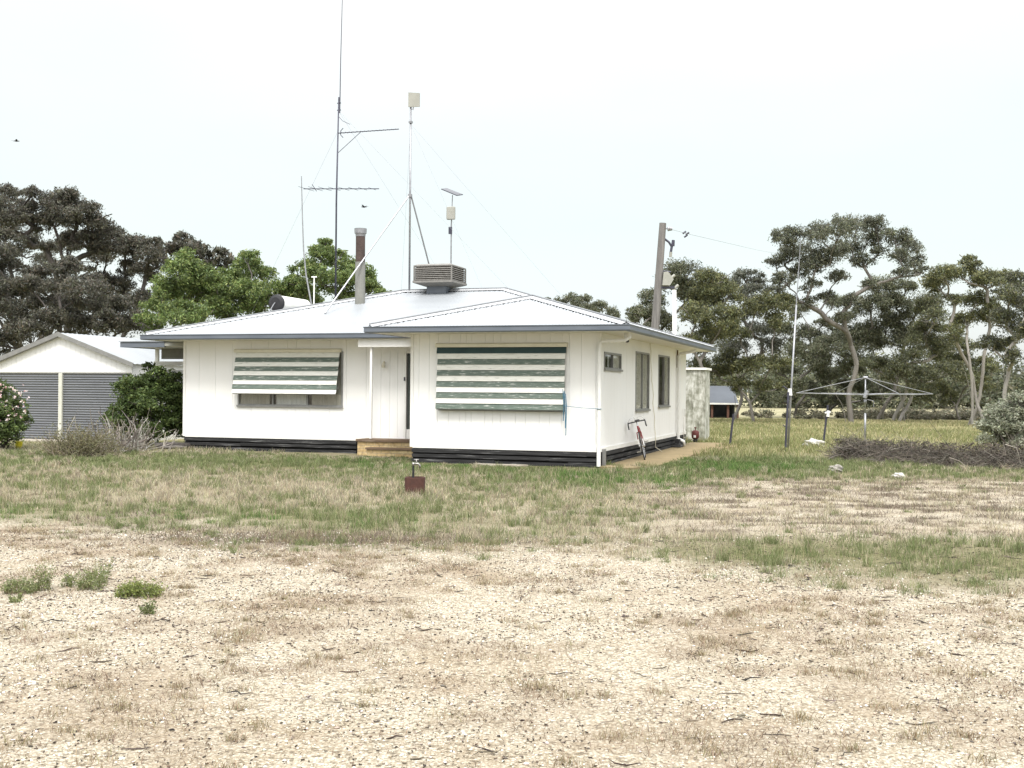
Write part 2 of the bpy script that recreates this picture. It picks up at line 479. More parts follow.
    mr2 = mk(nt, 'ShaderNodeMapRange'); mr2.inputs['From Min'].default_value = 71; mr2.inputs['From Max'].default_value = 78; nt.links.new(sxyz.outputs[1], mr2.inputs['Value'])
    sand = ramp(nt, [(.35, (.25, .235, .135)), (.65, (.34, .31, .20))]); nt.links.new(noise(.2, 6), sand.inputs[0])
    c = mixc(nt, c, sand.outputs[0], mr2.outputs[0])
    nt.links.new(c, b.inputs['Base Color'])
    b.inputs['Roughness'].default_value = .95; b.inputs['Specular IOR Level'].default_value = .15
    bp = mk(nt, 'ShaderNodeBump', i_Strength=.9, i_Distance=.012); nt.links.new(edge.outputs[0], bp.inputs['Height'])
    bp2 = mk(nt, 'ShaderNodeBump', i_Strength=.7, i_Distance=.04); nt.links.new(noise(16, 6, .7), bp2.inputs['Height']); nt.links.new(bp.outputs[0], bp2.inputs['Normal'])
    nt.links.new(bp2.outputs[0], b.inputs['Normal'])
    me = new_mesh('ground', V, F, [m], smooth=True, tint=np.stack([gr, gn, gr * 0], -1).reshape(-1, 3))
    a = me.color_attributes.new('earth', 'FLOAT_COLOR', 'POINT')
    t = np.ones((len(V), 4), np.float32); t[:, 0] = so.ravel(); t[:, 1] = st.ravel(); t[:, 2] = 0
    a.data.foreach_set('color', t.ravel())
    tag(link('ground', me), 'sandy gravel farmyard running into thin grass and open paddock', kind='structure')


build_ground()


def in_house(X, Y, pad=0.):
    qx, qy = X - CORNER[0], Y - CORNER[1]
    x, y = qx * RV[0] + qy * RV[1], qx * SV[0] + qy * SV[1]
    a = (x > -4.48 - pad) & (x < pad) & (y > -pad) & (y < 12)
    b = (x > -12.32 - pad) & (x < pad) & (y > 2.64 - pad) & (y < 12)
    c = (x > 0) & (x < 1.25 + .3 * (fbm(X, Y, 1.2, 2, 31) - .5)) & (y > .8) & (y < 12.6)
    d = (x > -7.2) & (x < -4.4) & (y > 1.8) & (y < 3)
    return a | b | c | d


def house_strip(X, Y):
    """1 right under the front walls and steps, 0 a metre and a half out"""
    qx, qy = X - CORNER[0], Y - CORNER[1]
    x, y = qx * RV[0] + qy * RV[1], qx * SV[0] + qy * SV[1]
    d1 = np.where((x > -4.9) & (x < .4), -y, 99.); d2 = np.where((x > -13) & (x <= -4.4), 2.6 - y, 99.); d3 = np.where((x > -7.4) & (x < -4.4), 1.65 - y, 99.)
    d = np.minimum(np.minimum(np.where(d1 > -.2, d1, 99), np.where(d2 > -.2, d2, 99)), np.where(d3 > -.2, d3, 99))
    return 1 - sstep(.5, 1.8, d)


def scatter(n, y0, y1, slope=.50, pad=1.2, xr=None):
    """random ground points in front of the house, as wide as the yard gets"""
    u = rng.random(n)
    Y = np.sqrt(y0 ** 2 + u * (y1 ** 2 - y0 ** 2))
    X = (rng.random(n) * 2 - 1) * (slope * Y + pad)
    return X, Y


def blades(X, Y, h, w, lean, tint, az=None):
    """one bent ribbon per blade: 5 vertices"""
    n = len(X); az = rng.random(n) * 2 * math.pi if az is None else az
    z0 = height(X, Y) - .004
    dx, dy = np.cos(az), np.sin(az)
    sa = rng.random(n) * math.pi; sx, sy = np.cos(sa) * w / 2, np.sin(sa) * w / 2
    P = np.zeros((n, 5, 3), np.float32)
    l1, l2 = lean * .35 * h, lean * h
    z1, z2 = h * .55, h * np.sqrt(np.clip(1 - (lean * .75) ** 2, .04, 1))
    P[:, 0] = np.stack([X - sx, Y - sy, z0], -1); P[:, 1] = np.stack([X + sx, Y + sy, z0], -1)
    P[:, 2] = np.stack([X + dx * l1 + sx * .8, Y + dy * l1 + sy * .8, z0 + z1 * np.clip(z2 / h * 1.1, .1, 1)], -1)
    P[:, 3] = np.stack([X + dx * l1 - sx * .8, Y + dy * l1 - sy * .8, z0 + z1 * np.clip(z2 / h * 1.1, .1, 1)], -1)
    P[:, 4] = np.stack([X + dx * l2, Y + dy * l2, z0 + z2], -1)
    b = np.arange(n)[:, None] * 5
    F = np.concatenate([b + [0, 1, 2], b + [0, 2, 3], b + [3, 2, 4]], 0)
    return P.reshape(-1, 3), F, np.repeat(tint, 5, axis=0)


def pick(cols, n, jit=.25):
    cols = np.asarray(cols); c = cols[rng.integers(0, len(cols), n)]
    return c * (1 + jit * (rng.random((n, 1)) * 2 - 1)) * (1 + .06 * (rng.random((n, 3)) * 2 - 1))


DRYC = [(.35, .315, .22), (.42, .38, .27), (.28, .245, .18), (.48, .44, .32), (.23, .195, .155), (.31, .26, .21)]
GRNC = [(.14, .172, .07), (.175, .205, .09), (.21, .23, .11), (.11, .142, .055), (.25, .26, .14)]


def grass_layers():
    # standing grass of the yard: thin cover, then tussocks
    PALE = DRYC + [(.50, .45, .32), (.44, .38, .25)]
    LUSH = [(.085, .16, .04), (.11, .19, .05), (.07, .13, .035), (.15, .21, .07)]
    lush = lambda X, Y: np.clip(blob(X, Y, 1.7, 22.0, 1.5, 1.8) + .9 * blob(X, Y, -2.3, 24.6, 1.4, .9) + .8 * blob(X, Y, 4.9, 26, 1.6, 2.4) + .6 * blob(X, Y, -5.6, 14.6, 2.4, .6), 0, 1)
    def lay(name, X, Y, hs, dens, label):
        gr, gn, so, st = masks(X, Y)
        cl = fbm(X, Y, 2.2, 4, 41); lo = fbm(X, Y, .55, 3, 43)
        keep = (rng.random(len(X)) < gr * np.clip(3.2 * (cl - .39) + 1.8 * (lo - .45) + .8 * lush(X, Y), 0.02, 1) * dens) & ~in_house(X, Y, .0)
        X, Y, gn, hs = X[keep], Y[keep], gn[keep], hs[keep]
        n = len(X)
        hs = hs * (1 - .62 * house_strip(X, Y))
        isg = rng.random(n) < np.clip(gn * 1.25 + .5 * (fbm(X, Y, 1.6, 3, 46) - .5), 0, .96)
        tall = np.clip(.55 + 1.7 * (fbm(X, Y, 1.3, 3, 42) - .4), .3, 1.6)
        edge = 1 + .5 * blob(X, Y, 3.2, 11.2, 2.0, 1.6)
        h = (.028 + .08 * rng.random(n) ** 1.7) * tall * edge * hs * np.where(Y > 20, .75, 1) * np.where(isg, 1.1, 1.0)
        w = (.004 + .0035 * rng.random(n)) * np.clip(Y / 14, .75, 2.0)
        t = np.where(isg[:, None], pick(GRNC, n, .35), pick(PALE, n, .35))
        lu = rng.random(n) < .75 * lush(X, Y); t = np.where((isg & lu)[:, None], pick(LUSH, n, .35), t)
        V, F, T = blades(X, Y, h, w, .15 + .8 * rng.random(n), t)
        tag(link(name, new_mesh(name, V, F, [M['grass']], tint=T)), label, kind='stuff')
    X, Y = scatter(680000, 8.0, 29.5, .58, 2.5)
    lay('grass', X, Y, np.ones(len(X)), .66, 'mixed green and straw coloured grass growing across the yard')
    cx, cy = scatter(11500, 7.6, 29, .58, 2.5)
    gr, gn, so, st = masks(cx, cy + .35)
    kp = rng.random(len(cx)) < np.clip(gr + .10 * (cy > 9) * sstep(-1.8, 0, cy - np.interp(cx, *YB)), 0, 1) * .8
    cx, cy = cx[kp], cy[kp]; nb_ = 60
    rad = .03 + .10 * rng.random(len(cx)) ** 2
    X = (cx[:, None] + rng.normal(0, 1, (len(cx), nb_)) * rad[:, None]).ravel(); Y = (cy[:, None] + rng.normal(0, 1, (len(cx), nb_)) * rad[:, None]).ravel()
    hs = np.repeat(.8 + 1.3 * rng.random(len(cx)) ** 3, nb_); gt = np.repeat(rng.random(len(cx)), nb_)
    kp = ~in_house(X, Y); X, Y, hs, gt = X[kp], Y[kp], hs[kp], gt[kp]; n = len(X)
    hs = hs * (1 - .7 * house_strip(X, Y))
    gr, gn, so, st = masks(X, Y)
    isg = gt < np.clip(gn * 1.3, .1, .93)
    h = (.035 + .08 * rng.random(n)) * hs * np.clip(.7 + .3 * gr, .5, 1)
    t = np.where(isg[:, None], pick(GRNC, n, .35), pick(PALE, n, .35)); t = np.where((isg & (gt < .75 * lush(X, Y)))[:, None], pick(LUSH, n, .35), t)
    V, F, T = blades(X, Y, h, (.0035 + .003 * rng.random(n)) * np.clip(Y / 14, .75, 2.0), .2 + .75 * rng.random(n), t)
    tag(link('grass_tussocks', new_mesh('grass_tussocks', V, F, [M['grass']], tint=T)), 'tufty tussocks of green and dry grass through the yard', kind='stuff')
    # seed heads and tall stalks
    X, Y = scatter(16000, 10, 24, .5, 1.)
    gr, gn, so, st = masks(X, Y)
    keep = (rng.random(len(X)) < gr * .9 * (1 - house_strip(X, Y))) & ~in_house(X, Y)
    X, Y = X[keep], Y[keep]; n = len(X)
    h = .08 + .13 * rng.random(n)
    V, F, T = blades(X, Y, h, .0035 * np.clip(Y / 13, .8, 2), .1 + .4 * rng.random(n), pick([(.40, .34, .24), (.33, .25, .20), (.46, .42, .28), (.28, .27, .14)], n))
    tag(link('grass_stalks', new_mesh('grass_stalks', V, F, [M['grass']], tint=T)), 'thin dry grass stalks and seed heads above the yard grass', kind='stuff')
    # dead stubble lying on the gravel
    X, Y = scatter(800000, 4.2, 14.5, .53, 1.5)
    gr, gn, so, st = masks(X, Y)
    cl = fbm(X, Y * 1.3, 4.5, 3, 44)
    keep = rng.random(len(X)) < np.clip((st * .44 + .04) * np.clip(2.4 * (cl - .38), 0, 1) + .012, 0, 1) * (1 - gr)
    X, Y = X[keep], Y[keep]; n = len(X)
    h = .018 + .05 * rng.random(n)
    V, F, T = blades(X, Y, h, .0026 + .0018 * rng.random(n), .75 + .55 * rng.random(n), pick([(.21, .15, .10), (.28, .21, .14), (.16, .11, .08), (.33, .26, .18), (.10, .075, .06)], n))
    tag(link('dead_grass', new_mesh('dead_grass', V, F, [M['grass']], tint=T)), 'flattened brown dead grass lying on the gravel', kind='stuff')
    # dry mulch on the trodden ground to the right
    X, Y = scatter(400000, 12.5, 24, .58, 2.5)
    gr, gn, so, st = masks(X, Y)
    keep = (rng.random(len(X)) < np.clip(so, 0, 1) * .95) & ~in_house(X, Y); X, Y = X[keep], Y[keep]; n = len(X)
    V, F, T = blades(X, Y, .03 + .06 * rng.random(n), .005 + .003 * rng.random(n), .6 + .7 * rng.random(n), pick([(.15, .12, .09), (.20, .16, .12), (.11, .085, .07), (.26, .215, .16), (.17, .15, .095)], n))
    tag(link('dry_mulch', new_mesh('dry_mulch', V, F, [M['grass']], tint=T)), 'dark dry mulch of old grass between streaks of sand', kind='stuff')
    # small dead tufts standing in the gravel
    cx, cy = scatter(1500, 4.8, 13.5, .46, .4)
    gr, gn, so, st = masks(cx, cy); kp = (gr < .6) & (rng.random(len(cx)) < .10 + .5 * st + 1.2 * gr); cx, cy = cx[kp], cy[kp]
    rad = .02 + .07 * rng.random(len(cx)) ** 1.5; q = 70
    X = (cx[:, None] + rng.normal(0, 1, (len(cx), q)) * rad[:, None] * 1.3).ravel(); Y = (cy[:, None] + rng.normal(0, 1, (len(cx), q)) * rad[:, None]).ravel(); n = len(X)
    V, F, T = blades(X, Y, (.02 + .05 * rng.random(n)), .0025 + .0015 * rng.random(n), .3 + .8 * rng.random(n), pick([(.25, .19, .12), (.32, .255, .165), (.19, .14, .095), (.37, .31, .2), (.22, .21, .11)], n))
    tag(link('dead_tufts', new_mesh('dead_tufts', V, F, [M['grass']], tint=T)), 'short brown dead tufts standing about the gravel', kind='stuff')
    # paddock
    n0 = 170000
    Y = np.sqrt(29.5 ** 2 + rng.random(n0) * (69 ** 2 - 29.5 ** 2)); X = 3 + rng.random(n0) * (Y * .60)
    cl = fbm(X, Y, .35, 4, 47)
    keep = (rng.random(n0) < np.clip(2.0 * (cl - .25), .1, 1)) & ~in_house(X, Y)
    X, Y, cl = X[keep], Y[keep], cl[keep]; n = len(X)
    isg = rng.random(n) < np.clip(.7 - .012 * (Y - 30) + 1.2 * (cl - .5), .15, .9)
    h = (.07 + .13 * rng.random(n)) * np.clip(1.3 - (Y - 30) / 80, .6, 1.3)
    t = np.where(isg[:, None], pick([(.15, .175, .07), (.19, .205, .085), (.23, .235, .11)], n), pick([(.36, .325, .18), (.42, .38, .23), (.30, .28, .15)], n))
    V, F, T = blades(X, Y, h, .008 + .0003 * Y, .2 + .6 * rng.random(n), t)
    tag(link('paddock_grass', new_mesh('paddock_grass', V, F, [M['grass']], tint=T)), 'yellow green pasture beyond the house and clothesline', kind='stuff')
    # left edge beside the shed
    n0 = 26000
    Y = 28 + rng.random(n0) * 7; X = -17 + rng.random(n0) * 11
    keep = (fbm(X, Y, .8, 3, 48) > .42) & ~in_house(X, Y) & ~((Y > 33.6) & (X > -14.8))
    X, Y = X[keep], Y[keep]; n = len(X)
    isg = rng.random(n) < .4
    V, F, T = blades(X, Y, .05 + .1 * rng.random(n), .012 + 0 * X, .2 + .6 * rng.random(n), np.where(isg[:, None], pick(GRNC, n), pick(DRYC, n)))
    tag(link('verge_grass', new_mesh('verge_grass', V, F, [M['grass']], tint=T)), 'sparse grass in front of the garage shed', kind='stuff')


grass_layers()


def stones():
    X, Y = scatter(190000, 4.2, 13.5, .53, 1.5)
    gr, gn, so, st = masks(X, Y)
    cl = fbm(X, Y, 1.7, 3, 51)
    keep = rng.random(len(X)) < (1 - gr) * (1 - .6 * st) * np.clip(1.5 * (cl - .15), .15, 1)
    X, Y = X[keep], Y[keep]; n = len(X)
    s = .003 + .008 * rng.random(n) ** 2.6 + (rng.random(n) > .997) * .010
    base = np.array([(1, 0, 0), (-1, 0, 0), (0, 1, 0), (0, -1, 0), (0, 0, 1), (0, 0, -1)], float)
    sc = np.stack([.7 + .8 * rng.random(n), .7 + .8 * rng.random(n), .45 + .35 * rng.random(n)], -1) * s[:, None]
    P = base[None] * (1 + .5 * (rng.random((n, 6, 1)) - .5)) + .28 * (rng.random((n, 6, 3)) - .5)
    P = P * sc[:, None, :]
    a = rng.random(n) * 6.28; ca, sa = np.cos(a), np.sin(a)
    px = P[..., 0] * ca[:, None] - P[..., 1] * sa[:, None]; py = P[..., 0] * sa[:, None] + P[..., 1] * ca[:, None]
    P = np.stack([px + X[:, None], py + Y[:, None], P[..., 2] + (height(X, Y) + s * .25)[:, None]], -1)
    b = np.arange(n)[:, None] * 6
    F = np.concatenate([b + f for f in ([0, 2, 4], [2, 1, 4], [1, 3, 4], [3, 0, 4], [2, 0, 5], [1, 2, 5], [3, 1, 5], [0, 3, 5])], 0)
    T = pick([(.56, .51, .415), (.64, .60, .51), (.49, .435, .34), (.45, .385, .295), (.70, .68, .61), (.34, .285, .22), (.13, .11, .095)], n, .2)
    tag(link('gravel', new_mesh('gravel', P.reshape(-1, 3), F, [M['stone']], tint=np.repeat(T, 6, 0))), 'loose pale crushed gravel covering the foreground yard', kind='stuff')


stones()


def tubes(P, r, sides=3):
    """P: n curves of k points; r: n x k radii"""
    n, k, _ = P.shape
    d = np.gradient(P, axis=1); d /= np.linalg.norm(d, axis=2, keepdims=True) + 1e-9
    ref = np.where(np.abs(d[..., 2:3]) < .9, np.array([0, 0, 1.]), np.array([1., 0, 0]))
    a = np.cross(d, ref); a /= np.linalg.norm(a, axis=2, keepdims=True) + 1e-9
    b = np.cross(d, a)
    ang = np.arange(sides) * 2 * math.pi / sides
    V = P[:, :, None, :] + r[:, :, None, None] * (a[:, :, None, :] * np.cos(ang)[None, None, :, None] + b[:, :, None, :] * np.sin(ang)[None, None, :, None])
    base = (np.arange(n)[:, None, None] * k + np.arange(k - 1)[None, :, None]) * sides
    j = np.arange(sides)[None, None, :]; j2 = (j + 1) % sides
    F = np.stack([base + j, base + j2, base + sides + j2, base + sides + j], -1).reshape(-1, 4)
    return V.reshape(-1, 3), F


def litter():
    n = 1000
    X, Y = scatter(n, 4.8, 14, .46, .4)
    L = .02 + .17 * rng.random(n) ** 3.2
    a = rng.random(n) * 6.28
    k = 4; t = np.linspace(-.5, .5, k)
    P = np.zeros((n, k, 3))
    wob = rng.normal(0, .12, (n, k)) * L[:, None]
    P[..., 0] = X[:, None] + np.cos(a)[:, None] * t * L[:, None] - np.sin(a)[:, None] * wob
    P[..., 1] = Y[:, None] + np.sin(a)[:, None] * t * L[:, None] + np.cos(a)[:, None] * wob
    P[..., 2] = height(P[..., 0], P[..., 1]) + .004 + np.abs(wob) * .4
    r = (.0018 + .0035 * rng.random(n))[:, None] * np.array([.5, 1, .9, .4])[None]
    V, F = tubes(P, r, 4)
    T = pick([(.035, .03, .027), (.06, .05, .045), (.10, .08, .06), (.05, .035, .03), (.2, .17, .14)], n)
    m = 15000
    X, Y = scatter(m, 4.7, 13.5, .47, .6)
    kp = fbm(X, Y, 1.1, 3, 61) > .42; X, Y = X[kp], Y[kp]; m = len(X)
    a = rng.random(m) * 6.28; L = .006 + .016 * rng.random(m) ** 2; P = np.zeros((m, 2, 3))
    for j, sg in enumerate((-.5, .5)):
        P[:, j, 0] = X + np.cos(a) * L * sg; P[:, j, 1] = Y + np.sin(a) * L * sg; P[:, j, 2] = height(X, Y) + .006
    V2, F2 = tubes(P, (.0018 + .0022 * rng.random(m))[:, None] * np.ones((1, 2)), 4)
    T2 = pick([(.05, .04, .033), (.09, .07, .055), (.035, .03, .027), (.14, .10, .075)], m)
    F = np.concatenate([F, F2 + len(V)]); V = np.concatenate([V, V2]); T = np.repeat(T, 4 * k, 0); T = np.concatenate([T, np.repeat(T2, 8, 0)])
    tag(link('twig_litter', new_mesh('twig_litter', V, F, [M['twig']], tint=T)), 'small dark twigs and bark slivers strewn on the gravel', kind='stuff')


litter()

# ------------------------------------------------------------------ house
ZG, OV, TP, ZF = 3.10, .7325, .2837, .36
W, SB, WM, LN = 4.478, 2.6425, 12.323, 11.72
house = thing('farmhouse', 'low white board house with pale hipped iron roof and striped window awnings', 'house', CORNER, -TH)


def board_wall(name, u0, u1, z0, z1, holes, put, seed, wmin=.13, wmax=.36, mat=None):
    """upright sheeting with fine open joints, openings cut for the windows"""
    rr = random.Random(seed)
    mb = MB()
    cuts = [u0]
    while cuts[-1] < u1 - wmax:
        cuts.append(cuts[-1] + rr.uniform(wmin, wmax))
    cuts.append(u1)
    us = sorted(set(cuts + [h[0] for h in holes] + [h[1] for h in holes]))
    us = [u for u in us if u0 <= u <= u1]
    for a, b in zip(us[:-1], us[1:]):
        if b - a < .004: continue
        segs = [(z0, z1)]
        for h in holes:
            if a >= h[0] - 1e-6 and b <= h[1] + 1e-6:
                segs = [s for z in segs for s in ((z[0], min(z[1], h[2])), (max(z[0], h[3]), z[1])) if s[1] - s[0] > .005]
        ga = .003 if a in cuts and a > u0 else 0
        gb = .003 if b in cuts and b < u1 else 0
        for s in segs:
            mb.add(*put(a + ga, b - gb, 0., .02, s[0], s[1]))       # sheet
            mb.add(*put(a, b, .012, .09, s[0], s[1]))                # wall behind the joints
    return mb.build(name, mat or M['cladding'], house)


BF = [(0, 2, 3, 1), (4, 5, 7, 6), (0, 1, 5, 4), (2, 6, 7, 3), (0, 4, 6, 2), (1, 3, 7, 5)]


def facing_front(yp):
    def put(a, b, d0, d1, z0, z1):
        return [(x, y, z) for z in (z0, z1) for y in (yp + d0, yp + d1) for x in (a, b)], BF
    return put


def facing_right(xp):
    def put(a, b, d0, d1, z0, z1):
        return [(xp - x, y, z) for z in (z0, z1) for y in (a, b) for x in (d0, d1)], BF
    return put


WIN_R = (-3.77, -.80, 1.24, 2.62)
WIN_L = (-10.64, -7.52, 1.21, 2.66)
S1, S2, S3 = (.34, 2.11, 2.17, 2.56), (3.82, 5.60, 1.19, 2.69), (6.94, 8.67, 1.25, 2.70)
ZT = 2.965
board_wall('wall', -W, 0, ZF, ZT, [WIN_R], facing_front(0), 3)
board_wall('wall', -WM, -6.72, ZF, ZT, [WIN_L], facing_front(SB), 5, .25, .6)
board_wall('wall', .023, LN, ZF, ZT, [S1, S2, S3], facing_right(0), 8, .3, .7)
board_wall('wall', -6.72, -4.4, ZF, ZT, [(-5.76, -4.9, ZF, 2.62)], facing_front(SB + .03), 9, .2, .34)
mb = MB()
mb.box(-W, -W + .09, .093, SB + .12, ZF, ZT)                # left flank of the front room
mb.build('wall', M['cladding'], house); mb = MB()
mb.box(-WM, -WM + .09, SB + .093, LN, ZF, ZT)
mb.build('wall', M['cladding'], house); mb = MB()
mb.box(-WM + .093, -.093, LN - .09, LN, ZF, ZT)
mb.build('wall', M['cladding'], house)
mb = MB()                                               # near-black sheets paint the unlit rooms behind the panes
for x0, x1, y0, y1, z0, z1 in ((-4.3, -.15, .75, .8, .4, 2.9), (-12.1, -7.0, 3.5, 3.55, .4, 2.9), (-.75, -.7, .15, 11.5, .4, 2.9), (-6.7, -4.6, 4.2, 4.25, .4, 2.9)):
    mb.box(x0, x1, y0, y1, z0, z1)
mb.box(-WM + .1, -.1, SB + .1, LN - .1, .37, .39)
mb.build('dark_backing', M['room'], house)

# corner trims and base board
for a in ((-W - .02, -W + .05, -.025, .06, ZF, ZT), (-.03, .024, -.025, .02, ZF, ZT), (-WM - .02, -WM + .05, SB - .025, SB + .06, ZF, ZT)):
    mb = MB(); mb.box(*a); mb.build('corner_trim', M['trim'], house)
for a in ((-W + .05, -.03, -.022, -.002, ZF - .02, ZF + .09), (-WM + .05, -7.12, SB - .022, SB - .002, ZF - .02, ZF + .05), (.002, .022, .03, LN, ZF - .02, ZF + .07)):
    mb = MB(); mb.box(*a); mb.build('base_trim', M['trim'], house)
PBY = 1.95
q0, q1 = onY(358, 338.6, PBY), onY(358, 347, PBY)
mb = MB(); mb.box(float(q0[0]), -4.50, PBY, PBY + .06, float(q1[2]), 2.962); mb.build('porch_beam', M['trim'], house)
q2 = onY(371, 390, PBY + .08)
mb = MB(); mb.box(float(q2[0]) - .028, float(q2[0]) + .028, PBY + .062, PBY + .12, .43, 2.80); mb.build('porch_post', M['trim'], house)

# black skirting boards over near-black sheets that paint the shade behind the gaps
mb = MB()
for x0, x1, y0, y1 in ((-W + .02, -.01, .07, .09), (-WM + .02, -7.12, SB + .07, SB + .09)):
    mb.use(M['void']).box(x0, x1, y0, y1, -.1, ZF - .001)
    for z0, z1, d in ((.245, .335, 0), (.125, .205, .02), (-.02, .085, -.005)):
        x = x0
        while x < x1 - .05:
            xe = min(x + random.uniform(1.6, 2.6), x1)
            dz = random.uniform(-.012, .012); mb.use(M['black']).box(x, xe - .006, y0 - .085 + d, y0 - .055 + d, z0 + dz, z1 + dz); x = xe
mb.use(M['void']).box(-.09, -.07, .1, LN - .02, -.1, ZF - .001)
for z0, z1, d in ((.245, .335, 0), (.125, .205, .02), (-.02, .085, -.005)):
    y = .05
    while y < LN - .1:
        ye = min(y + random.uniform(1.6, 2.8), LN); dz = random.uniform(-.015, .015)
        mb.use(M['black']).box(-.02 - d, .01 - d, y, ye - .006, z0 + dz, z1 + dz); y = ye
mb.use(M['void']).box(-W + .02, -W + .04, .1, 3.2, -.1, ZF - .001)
mb.build('skirting', None, house)

# eaves
EAVE = [(-W - OV, -OV), (OV, -OV), (OV, LN + OV), (-WM - OV, LN + OV), (-WM - OV, SB - OV), (-W - OV, SB - OV)]
mb = MB(); mb.prism(EAVE, 2.966, 2.98, 'z'); mb.build('soffit', M['soffit'], house)


def sweep(poly, prof):
    """gutter section carried round the eave with mitred corners; prof = (outward, z)"""
    n, k = len(poly), len(prof); V, F = [], []
    for i in range(n):
        p0, p1, p2 = (Vector(poly[(i - 1) % n]), Vector(poly[i]), Vector(poly[(i + 1) % n]))
        d1, d2 = (p1 - p0).normalized(), (p2 - p1).normalized()
        n1, n2 = Vector((d1.y, -d1.x)), Vector((d2.y, -d2.x))
        b = (n1 + n2); b = b / (b.dot(n1))
        for o, z in prof: V.append((p1.x + b.x * o, p1.y + b.y * o, z))
    for i in range(n):
        for j in range(k):
            a, c = (i + 1) % n, (j + 1) % k
            F.append((i * k + j, a * k + j, a * k + c, i * k + c))
    return V, F


mb = MB().add(*sweep(EAVE, [(-.02, 2.963), (.085, 2.963), (.10, 2.985), (.10, 3.07), (.112, 3.085), (.112, 3.10), (.095, 3.10), (.088, 3.06), (.0, 3.06), (-.02, 3.09)]))

# roof sheets
hwf, hdm = (W + 2 * OV) / 2, (LN - SB + 2 * OV) / 2
Wt, Lt = WM + 2 * OV, LN - SB + 2 * OV
mbr = MB()


def sheet(org, u, v, ulen, vmax, step=.019, amp=.008):
    """corrugated sheet: u along the eave, v up the slope (plan), vmax(u) plan length"""
    n = int(ulen / step); V, F = [], []
    org, u, v = Vector(org), Vector(u), Vector(v)
    for i in range(n + 1):
        a = ulen * i / n; vm = max(vmax(a), 0.001)
        dz = amp * math.cos(2 * math.pi * a / .076)
        p = org + u * a
        for t in (-.04, vm):
            q = p + v * t; V.append((q.x, q.y, ZG + t * TP + dz + .012))
    for i in range(n): F.append((2 * i, 2 * i + 2, 2 * i + 3, 2 * i + 1))
    mbr.add(V, F)


xl, xr, yf, yb, ym = -WM - OV, OV, -OV, LN + OV, SB - OV
sheet((xl, ym, 0), (1, 0, 0), (0, 1, 0), Wt, lambda a: min(a, Wt - a, hdm))
sheet((xl, yb, 0), (1, 0, 0), (0, -1, 0), Wt, lambda a: min(a, Wt - a, hdm), .076 / 3)
sheet((xl, ym, 0), (0, 1, 0), (1, 0, 0), Lt, lambda a: min(a, Lt - a), .076 / 3)
sheet((-W - OV, yf, 0), (1, 0, 0), (0, 1, 0), 2 * hwf, lambda a: min(a, 2 * hwf - a))
sheet((-W - OV, yf, 0), (0, 1, 0), (1, 0, 0), SB + hwf, lambda a: min(a, hwf), .076 / 3)
sheet((xr, yf, 0), (0, 1, 0), (-1, 0, 0), yb - yf, lambda a: max(min(a, hwf) if a < SB + hwf else 0, min(a - SB, yb - yf - a)), .076 / 3)
roof = mbr.build('roof', M['roof'], house, smooth=True)
gut = mb.build('gutter', M['gutter'], roof)
mb = MB()


def cap(p, q, w=.13):
    p, q = Vector(p), Vector(q); d = (q - p).normalized(); s = Vector((d.y, -d.x, 0)).normalized()
    up = s.cross(d).normalized(); up = up if up.z > 0 else -up
    drop = .045
    V = []
    for c in (p, q):
        V += [c - s * w - up * drop, c - s * .02 + up * .0, c + up * .022, c + s * .02, c + s * w - up * drop]
    mb.use(M['cap']).add(V, [(i, i + 1, i + 6, i + 5) for i in range(4)])
    mb.use(M['bead']).tube([p + up * .022, q + up * .022], .022, 6)
    L = (q - p).length; k = int(L / .152)
    for i in range(1, k):
        c = p + d * (L * i / k)
        for sg in (-1, 1):
            a = c + s * (w + .03) * sg - up * (drop + .004); t = .017
            mb.use(M['void']).add([a - d * t - s * t, a + d * t - s * t, a + d * t + s * t, a - d * t + s * t, a - d * t - s * t - up * .05, a + d * t - s * t - up * .05, a + d * t + s * t - up * .05, a - d * t + s * t - up * .05], [(0, 1, 2, 3), (7, 6, 5, 4), (0, 4, 5, 1), (1, 5, 6, 2), (2, 6, 7, 3), (3, 7, 4, 0)])  # dark blocks paint shade in the corrugation gaps along the cap edge


def zr(x, y):
    return ZG + TP * max(0, max(min(x - xl, xr - x, y - ym, yb - y), min(x + W + OV, xr - x, y - yf) if y < SB + hwf else 0))


rz = ZG + hdm * TP; fz = ZG + hwf * TP; e = .045
rl, rr_, yr = (xl + hdm), (xr - hdm), ym + hdm
cap((rl, yr, rz + e), (rr_, yr, rz + e)); cap((xl, ym, ZG + e), (rl, yr, rz + e)); cap((xr - 2.64, ym + 2.64, ZG + 2.64 * TP + e), (rr_, yr, rz + e))
xm = -W / 2
cap((-W - OV, yf, ZG + e), (xm, yf + hwf, fz + e)); cap((xr, yf, ZG + e), (xm, yf + hwf, fz + e)); cap((xm, yf + hwf, fz + e), (xm, SB - OV + hwf, fz + e))
cap((xl, yb, ZG + e), (rl, yr, rz + e)); cap((xr, yb, ZG + e), (rr_, yr, rz + e))
mb.build('ridge_cap', None, roof)


